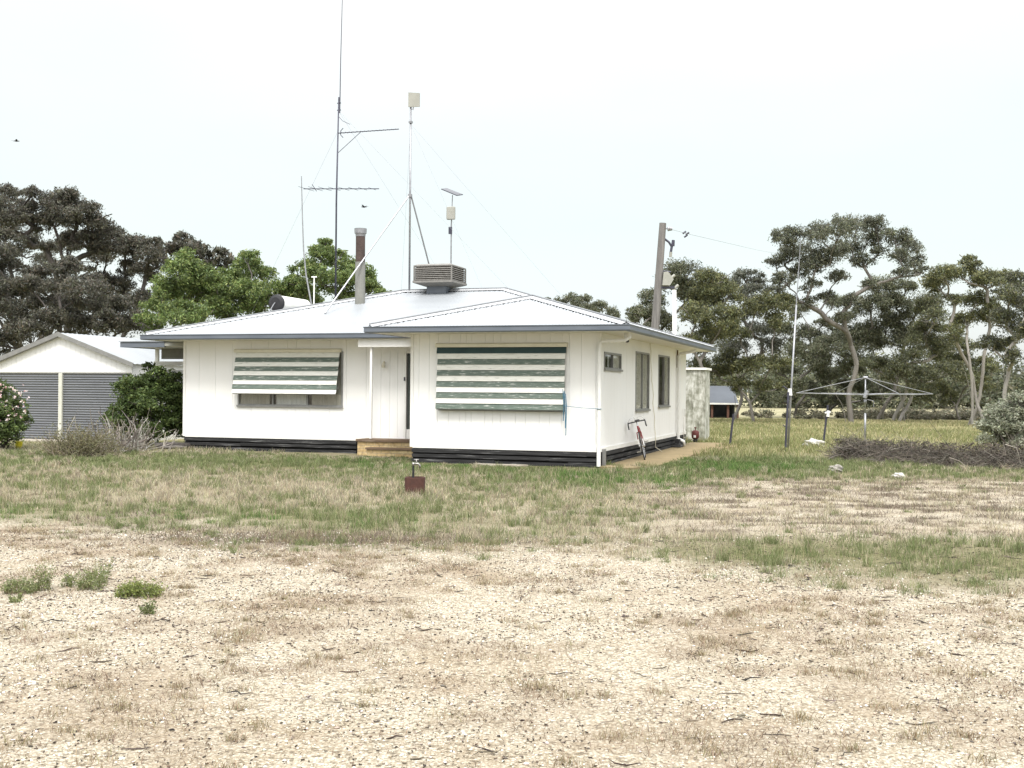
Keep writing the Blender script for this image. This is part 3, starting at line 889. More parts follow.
# windows
def window(rect, plane, div, seed, curt):
    u0, u1, z0, z1 = rect
    mb = MB(); fw = .045
    for a, b, c, d in ((u0, u1, z0, z0 + fw), (u0, u1, z1 - fw, z1), (u0, u0 + fw, z0 + fw, z1 - fw), (u1 - fw, u1, z0 + fw, z1 - fw)):
        mb.add(*plane(a, b, -.018, .05, c, d))
    for m_ in div:
        mb.add(*plane(m_ - .022, m_ + .022, -.010, .045, z0 + fw, z1 - fw))
    mb.add(*plane(u0 - .02, u1 + .02, -.05, -.031, z0 - .03, z0 + .02))
    o = mb.build('window', M['alu'], house)
    ed = [u0] + list(div) + [u1]
    for i in range(len(ed) - 1):
        g = MB(); g.add(*plane(ed[i] + .035, ed[i + 1] - .035, .02, .026, z0 + fw + .002, z1 - fw - .002)); g.build('pane', M['glass'], o)
    for a, b, mm in curt:
        c = MB(); n = max(8, int((b - a) / .035))
        V, F = [], []
        for i in range(n + 1):
            t = a + (b - a) * i / n; dd = .038 + .009 * math.sin(i * 1.9 + seed)
            q0 = plane(t, t + .001, dd, dd + .001, z0 + .01, z1)[0]
            V += [q0[0], q0[4]]
        for i in range(n): F.append((2 * i, 2 * i + 2, 2 * i + 3, 2 * i + 1))
        c.add(V, F); c.build('curtain', mm, o, smooth=True)
    return o


window(WIN_R, facing_front(0), (-2.8, -1.8), 1, [(-3.75, -.82, M['curtain'])])
window(WIN_L, facing_front(SB), (-9.58, -8.55), 2, [(-10.62, -9.7, M['curtain']), (-9.5, -8.6, M['lace']), (-8.45, -7.55, M['curtain'])])
window(S1, facing_right(0), (1.25,), 3, [(1.28, 2.08, M['blind']), (.85, 1.0, M['lace'])])
window(S2, facing_right(0), (4.72,), 4, [(3.85, 4.69, M['blind']), (4.75, 5.55, M['blind'])])
window(S3, facing_right(0), (7.83,), 5, [(7.86, 8.12, M['lace']), (8.13, 8.62, M['blind'])])


# awnings of slats
def awning(u0, u1, yp, zt, zb, out, seq, label):
    n = len(seq); mb = MB(); L = zt - zb
    rr = random.Random(n)
    for i, mname in enumerate(seq):
        t0, t1 = i / n, (i + 1) / n
        za, zc = zt - L * t0, zt - L * t1 - .012
        ya, yc = yp - .05 - out * t0, yp - .05 - out * t1 - .022
        s = .02 * (1 if mname != 'green_dark' else 0) + rr.uniform(-.006, .006)
        mb.use(M[mname])
        V = [(u0 + s, ya, za), (u1 - s, ya, za), (u1 - s, yc, zc), (u0 + s, yc, zc)]
        V += [(x, y + .008, z - .003) for x, y, z in V]
        mb.add(V, [(0, 1, 2, 3), (7, 6, 5, 4), (0, 4, 5, 1), (1, 5, 6, 2), (2, 6, 7, 3), (3, 7, 4, 0)])
    o = mb.build('awning', None, house); o['label'] = label
    p = MB().use(M['cream']); p.prism([(yp - .09, zt), (yp - .10, zt + .07), (yp - .033, zt + .10), (yp - .033, zt)], u0 - .03, u1 + .03, 'x'); p.build('pelmet', None, o)
    b = MB().use(M['alu']); b.box(u0 + .03, u1 - .03, yp - .045 - out, yp - .02 - out, zb - .035, zb - .014)
    b.build('bottom_rail', None, o)
    for x in (u0 + .05, u1 - .05):
        a = MB().use(M['alu']); a.tube([(x, yp - .04, zb + .2), (x, yp - .04 - out, zb - .02)], .009, 6); a.build('arm', None, o)
    return o


awning(-3.83, -.76, 0, 2.655, 1.265, .10, ['green_dark'] + ['awning_white', 'green'] * 5, 'green and white slatted awning covering its whole window')
awning(-10.70, -7.58, SB, 2.64, 1.56, .20, ['awning_white', 'green'] * 4 + ['awning_white'], 'green and white slatted awning with window panes showing below')

# entry: door, lamp, steps
DY = SB + .03
mb = MB(); mb.box(-5.72, -4.94, DY + .035, DY + .075, .42, 2.60); door = mb.build('door', M['door'], house)
mb = MB(); mb.box(-5.62, -5.0, DY + .012, DY + .026, .70, 2.55); mb.build('pane', M['glass_dark'], door)
for a in ((-5.80, -5.74, DY - .03, DY + .07, ZF, 2.68), (-4.93, -4.87, DY - .03, DY + .07, ZF, 2.68), (-5.738, -4.932, DY - .02, DY + .07, 2.61, 2.68), (-5.73, -4.94, DY - .01, DY + .011, .40, .66)):
    mb = MB(); mb.box(*a); mb.build('door_frame', M['trim'], door)
mb = MB(); mb.box(-5.79, -5.76, DY - .06, DY - .032, 1.9, 2.0); mb.build('bell_button', M['dark_steel'], house)
mb = MB(); mb.tube([(-6.34, DY - .01, 2.36), (-6.34, DY - .07, 2.40), (-6.34, DY - .11, 2.37)], .012, 6); mb.tube([(-6.34, DY - .11, 2.38), (-6.34, DY - .11, 2.30), (-6.34, DY - .11, 2.24)], [.02, .05, .045], 8); mb.build('wall_lamp', M['cream'], house)
SF = 1.95
e0, e1 = float(onY(357.5, 445, SF)[0]), float(onY(367, 452, SF - .3)[0])
mb = MB(); mb.box(e0, -4.50, SF, SB - .002, -.05, .355); mb.build('steps', M['brick'], house) if False else None
mb.box(e1, -4.50, SF - .30, SF - .002, -.05, .175); steps = mb.build('steps', M['brick'], house)
mb = MB(); mb.box(e0 - .03, -4.49, SF - .04, SB - .004, .357, .415); mb.build('tread', M['timber'], steps)
mb = MB(); mb.box(e1 - .03, -4.49, SF - .34, SF - .045, .177, .225); mb.build('tread', M['timber'], steps)

# pipes, cables, lamp under the eaves
mb = MB(); mb.tube([(.62, .1, 2.99), (.62, .1, 2.86), (.52, .04, 2.79), (.12, -.08, 2.77), (.02, -.09, 2.74), (.0, -.09, 2.6), (.0, -.09, .03)], .045, 18); mb.build('downpipe', M['white_plastic'], house)
mb = MB(); mb.tube([(.60, 9.88, 2.98), (.55, 9.88, 2.9), (.12, 9.88, 2.82), (.075, 9.88, 2.75), (.075, 9.88, .03)], .045, 18); mb.build('downpipe', M['white_plastic'], house)
mb = MB(); mb.box(-.02, .05, -.035, -.005, .36, .36 + .001); mb = MB()
P = [(.03, 5.55, 2.96)] + [(.03 + .012 * math.sin(i * 2.1), 5.55 + .95 * i / 14 + .03 * math.sin(i * 1.3), 2.96 - 2.8 * i / 14) for i in range(1, 15)] + [(.2, 6.6, .02)]
mb.tube(P, .010, 6); mb.build('cable', M['cream'], house, smooth=True)
mb = MB().use(M['white_plastic']); mb.box(.46, .60, .3, .44, 2.86, 2.962); mb.use(M['dark_steel']).tube([(.53, .37, 2.87), (.53, .27, 2.8)], [.03, .055], 10); mb.build('flood_lamp', None, house)
mb = MB(); mb.box(.026, .09, .14, .24, .0, .40); mb.build('meter_post', M['alu'], house)
mb = MB(); mb.tube([(.06, 11.0, .05), (.06, 11.0, 1.05)] + [(.06, 11.0 + .11 - .11 * math.cos(t), 1.05 + .11 * math.sin(t)) for t in np.linspace(.3, 3.14, 7)] + [(.06, 11.22, .9)], .014, 8); mb.build('vent_pipe', M['white_plastic'], house, smooth=True)
mb = MB(); mb.box(.002, .03, 9.96, 10.06, 2.4, 2.93); mb.build('conduit', M['timber'], house)
mb = MB(); mb.box(.02, .30, 8.95, 9.6, .05, .12); mb.box(.1, .24, 9.1, 9.5, .12, .28); mb.build('drain_box', M['black'], house)
mb = MB(); mb.tube([(.30, 9.55, .06), (.30, 9.5, .2), (.2, 9.3, .26), (.12, 9.5, .26)], .05, 8); mb.build('drain_pipe', M['white_plastic'], house, smooth=True)

# side porch at the far left end of the house
PY = 3.2
mb = MB().use(M['gutter'])
mb.box(-14.82, -13.36, PY, PY + .1, 2.82, 2.97); mb.box(-14.82, -14.72, PY + .1, PY + 2.0, 2.82, 2.97)
mb.use(M['panel_grey']).box(-13.355, -WM - .03, PY + .01, PY + .1, 2.85, 2.95)
mb.use(M['soffit']).box(-14.71, -WM - .01, PY + .1, PY + 2.0, 2.84, 2.87)
mb.use(M['roof']).box(-14.85, -WM - .01, PY - .03, PY + 2.05, 2.975, 2.99)
sp_ = mb.build('side_porch', None, house)
mb = MB(); mb.box(-14.42, -WM - .01, PY + 1.4, PY + 1.45, 2.52, 2.835); mb.build('side_panel', M['flue_cream'], sp_)
mb = MB(); mb.box(-14.62, -WM - .01, PY + 1.3, PY + 1.38, 2.33, 2.45); mb.build('rail', M['trim'], sp_)
mb = MB(); mb.box(-14.2, -WM - .01, PY + 1.3, PY + 1.36, 1.0, 2.2); mb.build('side_screen', M['trim'], sp_)
for x in (-14.66, -13.62):
    mb = MB(); mb.box(x - .045, x + .045, PY + 1.5, PY + 1.59, -.05, 2.84); mb.build('post', M['trim'], sp_)

# ------------------------------------------------------------------ things on the roof
def roofthing(name, label, cat, x, y, group=None):
    return thing(name, label, cat, H(x, y, zr(x, y) + .03), -TH, group)


def yagi(mb, c, d, L, n, el0, el1, side):
    """aerial boom along d with rods along side"""
    c, d, s = Vector(c), Vector(d).normalized(), Vector(side).normalized()
    mb.tube([c, c + d * L], .014, 6)
    for i in range(n):
        p = c + d * (L * (i + .3) / n); e_ = el0 + (el1 - el0) * i / max(n - 1, 1)
        mb.tube([p - s * e_, p + s * e_], .006, 5)


# mast with two aerials
p = onY(335.5, 300, 6.0); mx_, my_ = p[0], 6.0
ppm = FPX / (H(mx_, my_, 0)[1])
mast = roofthing('aerial_mast', 'tall thin guyed mast carrying two television aerials and a whip', 'antenna', mx_, my_)
zb_ = zr(mx_, my_) + .03
lz = lambda py: onY(336, py, my_)[2] - zb_
mb = MB(); mb.tube([(0, 0, -.1), (.0, 0, lz(200)), (.05, 0, lz(97))], [.028, .026, .02], 7); mb.build('pole', M['dark_steel'], mast, smooth=True)
mb = MB(); mb.tube([(.085, 0, lz(113)), (.10, 0, lz(60)), (.16, 0, lz(-40))], [.016, .012, .007], 6); mb.tube([(.0, 0, lz(110)), (.12, 0, lz(110))], .016, 5); mb.tube([(.0, 0, lz(103)), (.12, 0, lz(103))], .016, 5); mb.build('whip', M['dark_steel'], mast)
mb = MB(); z1 = lz(133); yagi(mb, (.03, 0, z1), (1, .0, .0), 1.95, 16, .10, .07, (0, 1, 0)); mb.tube([(.03, 0, lz(153)), (.78, 0, z1)], .009, 5)
mb.tube([(.2, 0, z1 - .14), (.12, 0, z1 - .06), (.12, 0, z1 + .06), (.2, 0, z1 + .14)], .012, 5); mb.tube([(.04, 0, lz(116)), (.18, 0, lz(121)), (.42, 0, lz(125))], .008, 5); mb.build('aerial', M['dark_steel'], mast)
mb = MB(); yagi(mb, (-1.08, 0, lz(187)), (1, 0, -.045), 2.45, 8, .42, .22, (.1, 1, 0)); mb.tube([(-.8, 0, lz(183)), (-.65, 0, lz(190))], .012, 5); mb.build('aerial', M['dark_steel'], mast)
for a, b in (((.0, 0, lz(133)), (-7, 5, -2.2)), ((.03, 0, lz(110)), (6.8, -2.5, -.5)), ((.03, 0, lz(110)), (2, 9, -1.5))):
    mb = MB(); mb.tube([a, b], .0026, 4); mb.build('guy_wire', M['galv'], mast)

# internet panel pole with tripod stay
p = onY(409.3, 291, yr); ax = p[0]
ip = roofthing('panel_antenna', 'steel pole on roof ridge with flat square panel on top and two stays', 'antenna', ax, yr)
zb_ = zr(ax, yr) + .03; lz2 = lambda py: onY(409, py, yr)[2] - zb_
mb = MB(); mb.tube([(0, 0, -.05), (-.0, 0, lz2(105))], .032, 8); mb.build('pole', M['galv'], ip, smooth=True)
mb = MB(); mb.prism([(-.06, lz2(107)), (-.06, lz2(92.5)), (.30, lz2(94)), (.30, lz2(107.5))], -.06, -.02); mb.build('panel', M['panel_grey'], ip)
mb = MB(); mb.tube([(0, 0, lz2(108)), (.08, -.02, lz2(110)), (.10, -.03, lz2(105))], .016, 6); mb.build('bracket', M['galv'], ip); mb = MB(); mb.box(-.05, .05, -.05, .05, lz2(123), lz2(121)); mb.build('collar', M['galv'], ip); mb = MB(); mb.box(-.05, .05, -.05, .05, lz2(197), lz2(194)); mb.build('collar', M['galv'], ip)
q = onY(325, 304, 4.2)
zq = zr(q[0], 4.2)
mb = MB(); mb.tube([(-.03, -.02, lz2(196)), (q[0] - ax, 4.2 - yr, zq - zb_ + .03)], .024, 7); mb.build('stay', M['galv'], ip)
q = onY(428.5, 264, yr + 1.2)
mb = MB(); mb.tube([(.03, .02, lz2(196)), (q[0] - ax + .3, 1.5, zr(q[0] + .3, yr + 1.5) - zb_)], .024, 7); mb.build('stay', M['galv'], ip)
for b in ((2.8, -1., -.35), (-2.5, 5, -1.2), (5, 4, -1.4)):
    mb = MB(); mb.tube([(0, 0, lz2(124)), b], .0024, 4); mb.build('guy_wire', M['galv'], ip)

# evaporative cooler
p = onY(440, 290, yr - .1); cx_ = p[0]
cool = thing('evaporative_cooler', 'square beige louvred evaporative cooler sitting on the roof ridge', 'air cooler', H(cx_, yr - .1, rz - .05), -TH)
sc = (H(cx_, yr, 0)[1]) / FPX
w, h_ = .60, .68
mb = MB()
mb.use(M['gutter']).box(-.36, .36, -.36, .36, -.1, .22)
mb.build('roof_duct', None, cool)
mb = MB().use(M['cooler'])
ring = lambda s, z: [(-s, -s, z), (s, -s, z), (s, s, z), (-s, s, z)]
V = ring(.42, .16) + ring(.74, .27) + ring(.74, .34)
mb.add(V, [(3, 2, 1, 0)] + [(k * 4 + i, k * 4 + (i + 1) % 4, k * 4 + 4 + (i + 1) % 4, k * 4 + 4 + i) for k in range(2) for i in range(4)] + [(8, 9, 10, 11)])
V = ring(.71, .83) + ring(.72, .87) + ring(.60, .93)
mb.add(V, [(3, 2, 1, 0)] + [(k * 4 + i, k * 4 + (i + 1) % 4, k * 4 + 4 + (i + 1) % 4, k * 4 + 4 + i) for k in range(2) for i in range(4)] + [(8, 9, 10, 11)])
mb.build('tray', None, cool)
mb = MB().use(M['cooler_in']).box(-.64, .64, -.64, .64, .341, .829); mb.build('wet_pad', None, cool)
mb = MB().use(M['cooler'])
for k in range(7):
    z = .37 + k * .066
    for s in range(4):
        a = s * math.pi / 2; ca, sa = math.cos(a), math.sin(a)
        V = [(-.70, -.66, z + .035), (.70, -.66, z + .035), (.715, -.715, z), (-.715, -.715, z)]
        V = V + [(x, y, zz - .012) for x, y, zz in V]
        V = [(x * ca - y * sa, x * sa + y * ca, zz) for x, y, zz in V]
        mb.add(V, [(0, 1, 2, 3), (7, 6, 5, 4), (0, 4, 5, 1), (1, 5, 6, 2), (2, 6, 7, 3), (3, 7, 4, 0)])
for sx in (-1, 1):
    for sy in (-1, 1): mb.box(sx * .70 - .02, sx * .70 + .02, sy * .70 - .02, sy * .70 + .02, .342, .828)
mb.build('louvre', None, cool)

cool.scale = (.84, .84, .84); cool.location = tuple(H(cx_ - .0, yr - .1, rz - .02))
# weather station
p = onY(451, 268, yr + 1.3)
ws = roofthing('weather_station', 'thin pole with small tilted solar panel and white box behind the cooler', 'weather station', p[0], yr + 1.3)
zb_ = zr(p[0], yr + 1.3) + .03; lz3 = lambda py: onY(451, py, yr + 1.3)[2] - zb_
mb = MB(); mb.tube([(0, 0, -.05), (0, 0, lz3(225)), (.03, 0, lz3(195))], [.028, .022, .014], 7); mb.build('pole', M['galv'], ws)
mb = MB(); mb.bevbox(-.12, .15, -.14, -.03, lz3(220), lz3(207), .02); mb.build('instrument_box', M['panel_grey'], ws)
mb = MB(); mb.box(-.07, .03, -.06, .0, lz3(234), lz3(227)); mb.build('sensor', M['dark_steel'], ws)
zt = lz3(191.5)
mb = MB()
V = [(-.27, -.2, zt + .07), (.22, -.14, zt - .14), (.30, .2, zt - .06), (-.22, .14, zt + .15)]
V += [(x, y, z - .025) for x, y, z in V]
mb.add(V, [(0, 1, 2, 3), (7, 6, 5, 4), (0, 4, 5, 1), (1, 5, 6, 2), (2, 6, 7, 3), (3, 7, 4, 0)]); mb.build('solar_panel', M['solar'], ws)

# flue
p = onY(360, 298, 5.6)
fl = roofthing('chimney_flue', 'round metal chimney flue with rusty upper length and pale cap', 'chimney', p[0], 5.6)
zb_ = zr(p[0], 5.6) + .03; lf = lambda py: onY(360, py, 5.6)[2] - zb_
mb = MB(); mb.tube([(0, 0, -.3), (0, 0, lf(262))], .145, 18); mb.build('lower_pipe', M['flue_cream'], fl, smooth=False)
mb = MB(); mb.tube([(0, 0, lf(262) + .002), (0, 0, lf(235))], .135, 18); mb.build('upper_pipe', M['flue_rust'], fl)
mb = MB(); mb.tube([(0, 0, lf(236.5)), (0, 0, lf(233.5)), (0, 0, lf(233.4)), (0, 0, lf(228.5))], [.14, .15, .175, .18], 18); mb.build('cowl', M['galv'], fl)

# hot water tank
p = onY(277, 303, 6.6)
hw = roofthing('hot_water_tank', 'white horizontal hot water cylinder with black end on the roof', 'water tank', p[0], 6.6)
zc = p[2] - (zr(p[0], 6.6) + .03)
mb = MB(); mb.tube([(0, -.0, zc), (0, 1.75, zc), (0, 1.82, zc)], [.24, .24, .18], 24); mb.build('tank_body', M['tank'], hw, smooth=True)
mb = MB(); mb.tube([(0, -.10, zc), (0, -.07, zc), (0, -.002, zc)], [.17, .25, .265], 24); mb.build('end_cap', M['black_pl'], hw)
mb = MB()
for y in (.3, 1.4): mb.box(-.2, .2, y, y + .05, -.1, zc - .18); mb.build('cradle', M['galv'], hw); mb = MB()
mb.tube([(.0, -.12, zc), (.0, -.2, zc - .05), (-.1, -.3, zc - .3)], .015, 6)
mb.build('inlet_pipe', M['galv'], hw)

# slim whips behind the tank
p = onY(303, 270, 8.5)
wp = roofthing('whip_aerial', 'slender leaning whip aerial above the hot water tank', 'antenna', p[0], 8.5)
zb_ = zr(p[0], 8.5) + .03
pt = lambda px, py: tuple(onY(px, py, 8.5) - np.array([p[0], 8.5, zb_]))
mb = MB(); mb.tube([pt(311.5, 305), pt(306, 275), pt(303.5, 250), pt(302.3, 217), pt(301.3, 176)], [.026, .024, .022, .018, .014], 6); mb.build('rod', M['galv'], wp)
p = onY(314, 290, 8.2)
st_ = roofthing('vent_stub', 'short pale vent pipe with tee top beside the whip aerial', 'vent pipe', p[0], 8.2)
zb_ = zr(p[0], 8.2) + .03; z1 = onY(314, 277, 8.2)[2] - zb_
mb = MB(); mb.tube([(0, 0, -.05), (0, 0, z1)], .022, 7); mb.tube([(-.09, 0, z1), (.09, 0, z1)], .022, 7); mb.build('pipe', M['white_plastic'], st_)

# ------------------------------------------------------------------ blue rope from awning to downpipe
blue = thing('blue_rope', 'faded blue rope hanging from the awning and tied to the corner downpipe', 'rope', H(-.76, -.25, 0), -TH)
mb = MB()
for i in range(3):
    x = -.02 + .03 * i
    mb.tube([(x, .0, 1.72 - .05 * i), (x + .02, .03, 1.35), (x + .02 * (i % 2), .06, 1.02 - .16 * (i % 3))], .010, 5)
mb.tube([(0, 0, 1.35), (.4, .06, 1.31), (.8, .11, 1.29)], .006, 5)
mb.ring((.76, .16, 1.29), .05, .007, (1, 0, 0), (0, 1, 0), 14, 5)
mb.build('strands', M['blue'], blue)

# ------------------------------------------------------------------ path slab along the side
mb = MB(); V = [(.03, -.1), (.75, -.35), (1.15, .8), (1.3, 3), (1.2, 5.5), (1.55, 7.2), (1.5, 9), (1.7, 10.5), (1.6, 12.8), (.03, 12.8)]
mb.prism(V, -.06, .035, 'z'); o = mb.build('path', M['path']); o.location = tuple(CORNER); o.rotation_euler = (0, 0, -TH); tag(o, 'bare ochre clay and concrete path along the side wall', kind='structure')
mb = MB(); mb.prism([(-2.9, -.12), (-1.6, -.12), (-1.7, -.4), (-2.6, -.42)], -.06, .03, 'z'); o = mb.build('path', M['slab']); o.location = tuple(CORNER); o.rotation_euler = (0, 0, -TH); tag(o, 'pale concrete edge below the front wall', kind='structure')

# ------------------------------------------------------------------ bicycle
def bicycle():
    lean = R_(13)
    yb_ = 2.72
    root = thing('bicycle', 'old red racing bicycle with black drop handlebars leaning on the side wall', 'bicycle', H(.47, yb_, .04))
    # own frame: x forward (towards the yard), y to its left, z up; then lean to the wall
    f = -np.array([math.sin(.13), math.cos(.13), 0]); lft = np.array([-f[1], f[0], 0])
    # wall lies on the -RV side
    side = 1 if lft @ (-RV) > 0 else -1
    B = Matrix(((f[0], lft[0], 0), (f[1], lft[1], 0), (0, 0, 1))) @ Matrix.Rotation(-side * lean, 3, 'X')
    root.rotation_euler = B.to_euler()
    Rw = .335
    fx, rx = 0., -1.0
    for nm, x in (('front_wheel', fx), ('rear_wheel', rx)):
        mb = MB(); mb.tube([(x, -.045, Rw), (x, .045, Rw)], .022, 10)
        for i in range(18):
            t = i * math.pi / 9; mb.tube([(x, .02 * (-1) ** i, Rw), (x + .31 * math.cos(t), 0, Rw + .31 * math.sin(t))], .0022, 4)
        wh = mb.build(nm, M['chrome'], root)
        mb = MB(); mb.ring((x, 0, Rw), .318, .012, (1, 0, 0), (0, 0, 1), 40, 6); mb.build('rim', M['chrome'], wh, smooth=True)
        mb = MB(); mb.ring((x, 0, Rw), .335, .016, (1, 0, 0), (0, 0, 1), 40, 8); mb.build('tyre', M['rubber'], wh, smooth=True)
    head0, head1 = (-.12, 0, .66), (-.165, 0, .82)
    bb, seat = (-.56, 0, .29), (-.70, 0, .80)
    mb = MB()
    mb.tube([head0, head1], .021, 10); mb.tube([head0, bb], .018, 9); mb.tube([(-.158, 0, .795), (-.685, 0, .775)], .016, 9); mb.tube([bb, seat], .016, 9)
    for s in (-1, 1):
        mb.tube([(bb[0], .03 * s, bb[2]), (rx, .06 * s, Rw)], .010, 7); mb.tube([(-.69, .02 * s, .765), (rx, .06 * s, Rw)], .008, 7)
    mb.build('frame', M['red'], root, smooth=True)
    mb = MB()
    mb.use(M['red']).tube([head0, (-.10, 0, .70)], .02, 8)
    for s in (-1, 1):
        mb.use(M['red']).tube([(-.118, .05 * s, .665), (-.07, .055 * s, .50)], .013, 8); mb.use(M['white_plastic']).tube([(-.07, .055 * s, .50), (-.03, .058 * s, .40), (0, .058 * s, Rw)], [.013, .011, .009], 8)
    mb.use(M['red']).tube([(-.118, -.05, .668), (-.118, .05, .668)], .014, 8)
    mb.build('fork', None, root)
    mb = MB(); mb.tube([head1, (-.19, 0, .91), (-.10, 0, .93)], .014, 8); mb.build('stem', M['chrome'], root)
    mb = MB(); mb.tube([(-.10, -.17, .93), (-.10, .17, .93)], .014, 8)
    for s in (-1, 1):
        mb.tube([(-.10, .17 * s, .93), (-.08, .20 * s, .93), (.0, .205 * s, .925), (.035, .21 * s, .88), (.02, .212 * s, .82), (-.03, .215 * s, .79), (-.10, .215 * s, .785)], .016, 8)
        mb.tube([(.0, .205 * s, .93), (.05, .205 * s, .95), (.075, .205 * s, .87), (.07, .205 * s, .80)], .010, 6)
    mb.build('handlebar', M['black_pl'], root, smooth=True)
    mb = MB()
    for s in (-1, 1): mb.tube([(.05, .205 * s, .95), (.06, .14 * s, 1.03), (.0, .04 * s, 1.04), (-.12, -.0 * s, .86)], .0035, 5)
    mb.build('brake_cable', M['chrome'], root)
    mb = MB(); mb.tube([seat, (-.725, 0, .90)], .013, 8); mb.build('seat_post', M['chrome'], root)
    mb = MB()
    V = []
    for x, w, z in ((-.86, .07, .935), (-.80, .075, .94), (-.70, .03, .93), (-.58, .018, .925)):
        V += [(x, -w, z), (x, -w * .6, z + .025), (x, w * .6, z + .025), (x, w, z), (x, 0, z - .025)]
    mb.add(V, [tuple(range(4, -1, -1)), tuple(range(15, 20))] + [(k * 5 + i, k * 5 + (i + 1) % 5, k * 5 + 5 + (i + 1) % 5, k * 5 + 5 + i) for k in range(3) for i in range(5)])
    mb.build('saddle', M['black_pl'], root, smooth=True)
    mb = MB(); mb.ring((bb[0], -.045, bb[2]), .09, .006, (1, 0, 0), (0, 0, 1), 24, 5)
    mb.tube([(bb[0], -.06, bb[2]), (bb[0] + .13, -.07, bb[2] - .10)], .010, 6); mb.tube([(bb[0], .06, bb[2]), (bb[0] - .13, .07, bb[2] + .10)], .010, 6); mb.tube([(bb[0], -.06, bb[2]), (bb[0], .06, bb[2])], .02, 8)
    mb.box(bb[0] + .09, bb[0] + .17, -.16, -.075, bb[2] - .115, bb[2] - .09); mb.box(bb[0] - .17, bb[0] - .09, .075, .16, bb[2] + .09, bb[2] + .115)
    mb.build('crankset', M['chrome'], root)


bicycle()

# red pump near the rear corner
pp = H(.13, 12.9, .0)
pump = thing('water_pump', 'small dark red pump unit standing at the rear end of the side wall', 'pump', pp, -TH)
mb = MB(); mb.tube([(0, 0, .18), (0, 0, .26), (0, 0, .52), (0, 0, .58)], [.10, .17, .17, .09], 14); mb.build('pressure_tank', M['pump_red'], pump, smooth=True)
mb = MB(); mb.tube([(0, -.12, .12), (0, .25, .12)], .09, 12); mb.box(-.1, .1, -.1, .22, 0, .03); mb.build('motor', M['black_pl'], pump)
mb = MB(); mb.tube([(0, 0, .58), (0, 0, .72)], .02, 8); mb.tube([(-.05, 0, .7), (.05, 0, .7)], .03, 8); mb.build('valve', M['pump_red'], pump)
mb = MB(); mb.bevbox(-.05, .05, -.18, -.165, .25, .36, .004); mb.build('plate', M['white_plastic'], pump)

pump.scale = (.72, .72, .72)
# weathered outbuilding behind the rear corner
c0 = at(704.5, 443, 39.2); c0[2] = 0
ob = thing('fibro_outhouse', 'narrow outhouse wall of stained mossy white sheet behind the house', 'shed', c0, -TH)
mb = MB()
for i in range(4): mb.box(-2.4 + .6 * i, -2.4 + .6 * i + .592, 0, .03, 0, 2.42)
mb.box(-.03, 0, .033, 1.2, 0, 2.42); mb.box(-2.4, -2.37, .033, 1.2, 0, 2.42); mb.box(-2.37, -.033, 1.17, 1.2, 0, 2.42)
mb.build('wall', M['fibro'], ob)
mb = MB(); mb.box(-2.5, .05, -.06, 1.3, 2.425, 2.50); mb.build('roof', M['trim'], ob)

# ------------------------------------------------------------------ tap and rusty tin
p = ground_at(415, 494)
tap = thing('garden_tap', 'garden tap on a dark upright pipe rising from a rusty tin', 'tap', p)
tz = .55
mb = MB(); mb.tube([(-.03, 0, 0), (-.03, 0, tz - .1)], .018, 8); mb.build('pipe', M['black_pl'], tap)
mb = MB(); mb.tube([(-.03, 0, tz - .1), (-.03, 0, tz - .04)], .022, 8); mb.tube([(-.05, 0, tz - .06), (.05, 0, tz - .06), (.075, 0, tz - .09), (.078, 0, tz - .13)], [.016, .018, .016, .013], 8); mb.tube([(.02, 0, tz - .06), (.02, 0, tz)], .011, 7); mb.tube([(-.02, 0, tz + .005), (.06, 0, tz + .005)], .011, 7); mb.build('tap_head', M['brass'], tap, smooth=True)
tin = thing('rusty_tin', 'open rusty brown tin drum standing in the grass round the tap pipe', 'tin', p + np.array([.0, .0, 0]))
mb = MB()
n = 20; V = []; F = []
for r, z in ((.158, -.02), (.162, .10), (.16, .12), (.164, .27), (.156, .275), (.152, .26), (.15, .05)):
    for k in range(n):
        t = 2 * math.pi * k / n; q = (abs(math.cos(t)) ** 4 + abs(math.sin(t)) ** 4) ** -.25
        V.append((r * q * math.cos(t), r * q * math.sin(t), z))
for i in range(6):
    for k in range(n): F.append((i * n + k, i * n + (k + 1) % n, i * n + n + (k + 1) % n, i * n + n + k))
F.append(tuple(6 * n + k for k in range(n)))
mb.add(V, F); mb.build('drum_wall', M['rust'], tin)

# ------------------------------------------------------------------ left garage shed
sh = ground_at(60, 440.5)
shed = thing('garage_shed', 'white gabled tin garage with two grey roller doors', 'shed', sh, -TH)
gz, ez, hw_, dp = 3.33, 2.42, 2.62, 8.5
mb = MB().use(M['tin_white'])
top = lambda x: ez + (gz - ez) * (1 - abs(x) / hw_)
xs = np.arange(-hw_, hw_ + .001, hw_ / 14)
for a, b in zip(xs[:-1], xs[1:]):      # gable sheets with small laps
    if abs(b) > 2.45 and abs(a) > 2.45: zz = -.02
    else: zz = 2.13
    mb.add([(a + .003, 0, zz), (b - .003, 0, zz), (b - .003, 0, top(b) - .02), (a + .003, 0, top(a) - .02), (a + .003, .02, zz), (b - .003, .02, zz), (b - .003, .02, top(b) - .02), (a + .003, .02, top(a) - .02)],
           [(0, 1, 2, 3), (7, 6, 5, 4), (0, 4, 5, 1), (1, 5, 6, 2), (2, 6, 7, 3), (3, 7, 4, 0)])
mb.add([(-hw_, .025, 2.1), (hw_, .025, 2.1), (hw_, .025, ez - .03), (0, .025, gz - .03), (-hw_, .025, ez - .03)], [(0, 1, 2, 3, 4)])
for s in (-1, 1): mb.box(min(s * hw_, s * hw_ - s * .03), max(s * hw_, s * hw_ - s * .03), .03, dp, 0, ez - .01)
mb.box(-hw_ + .03, hw_ - .03, dp - .03, dp, 0, ez - .01)
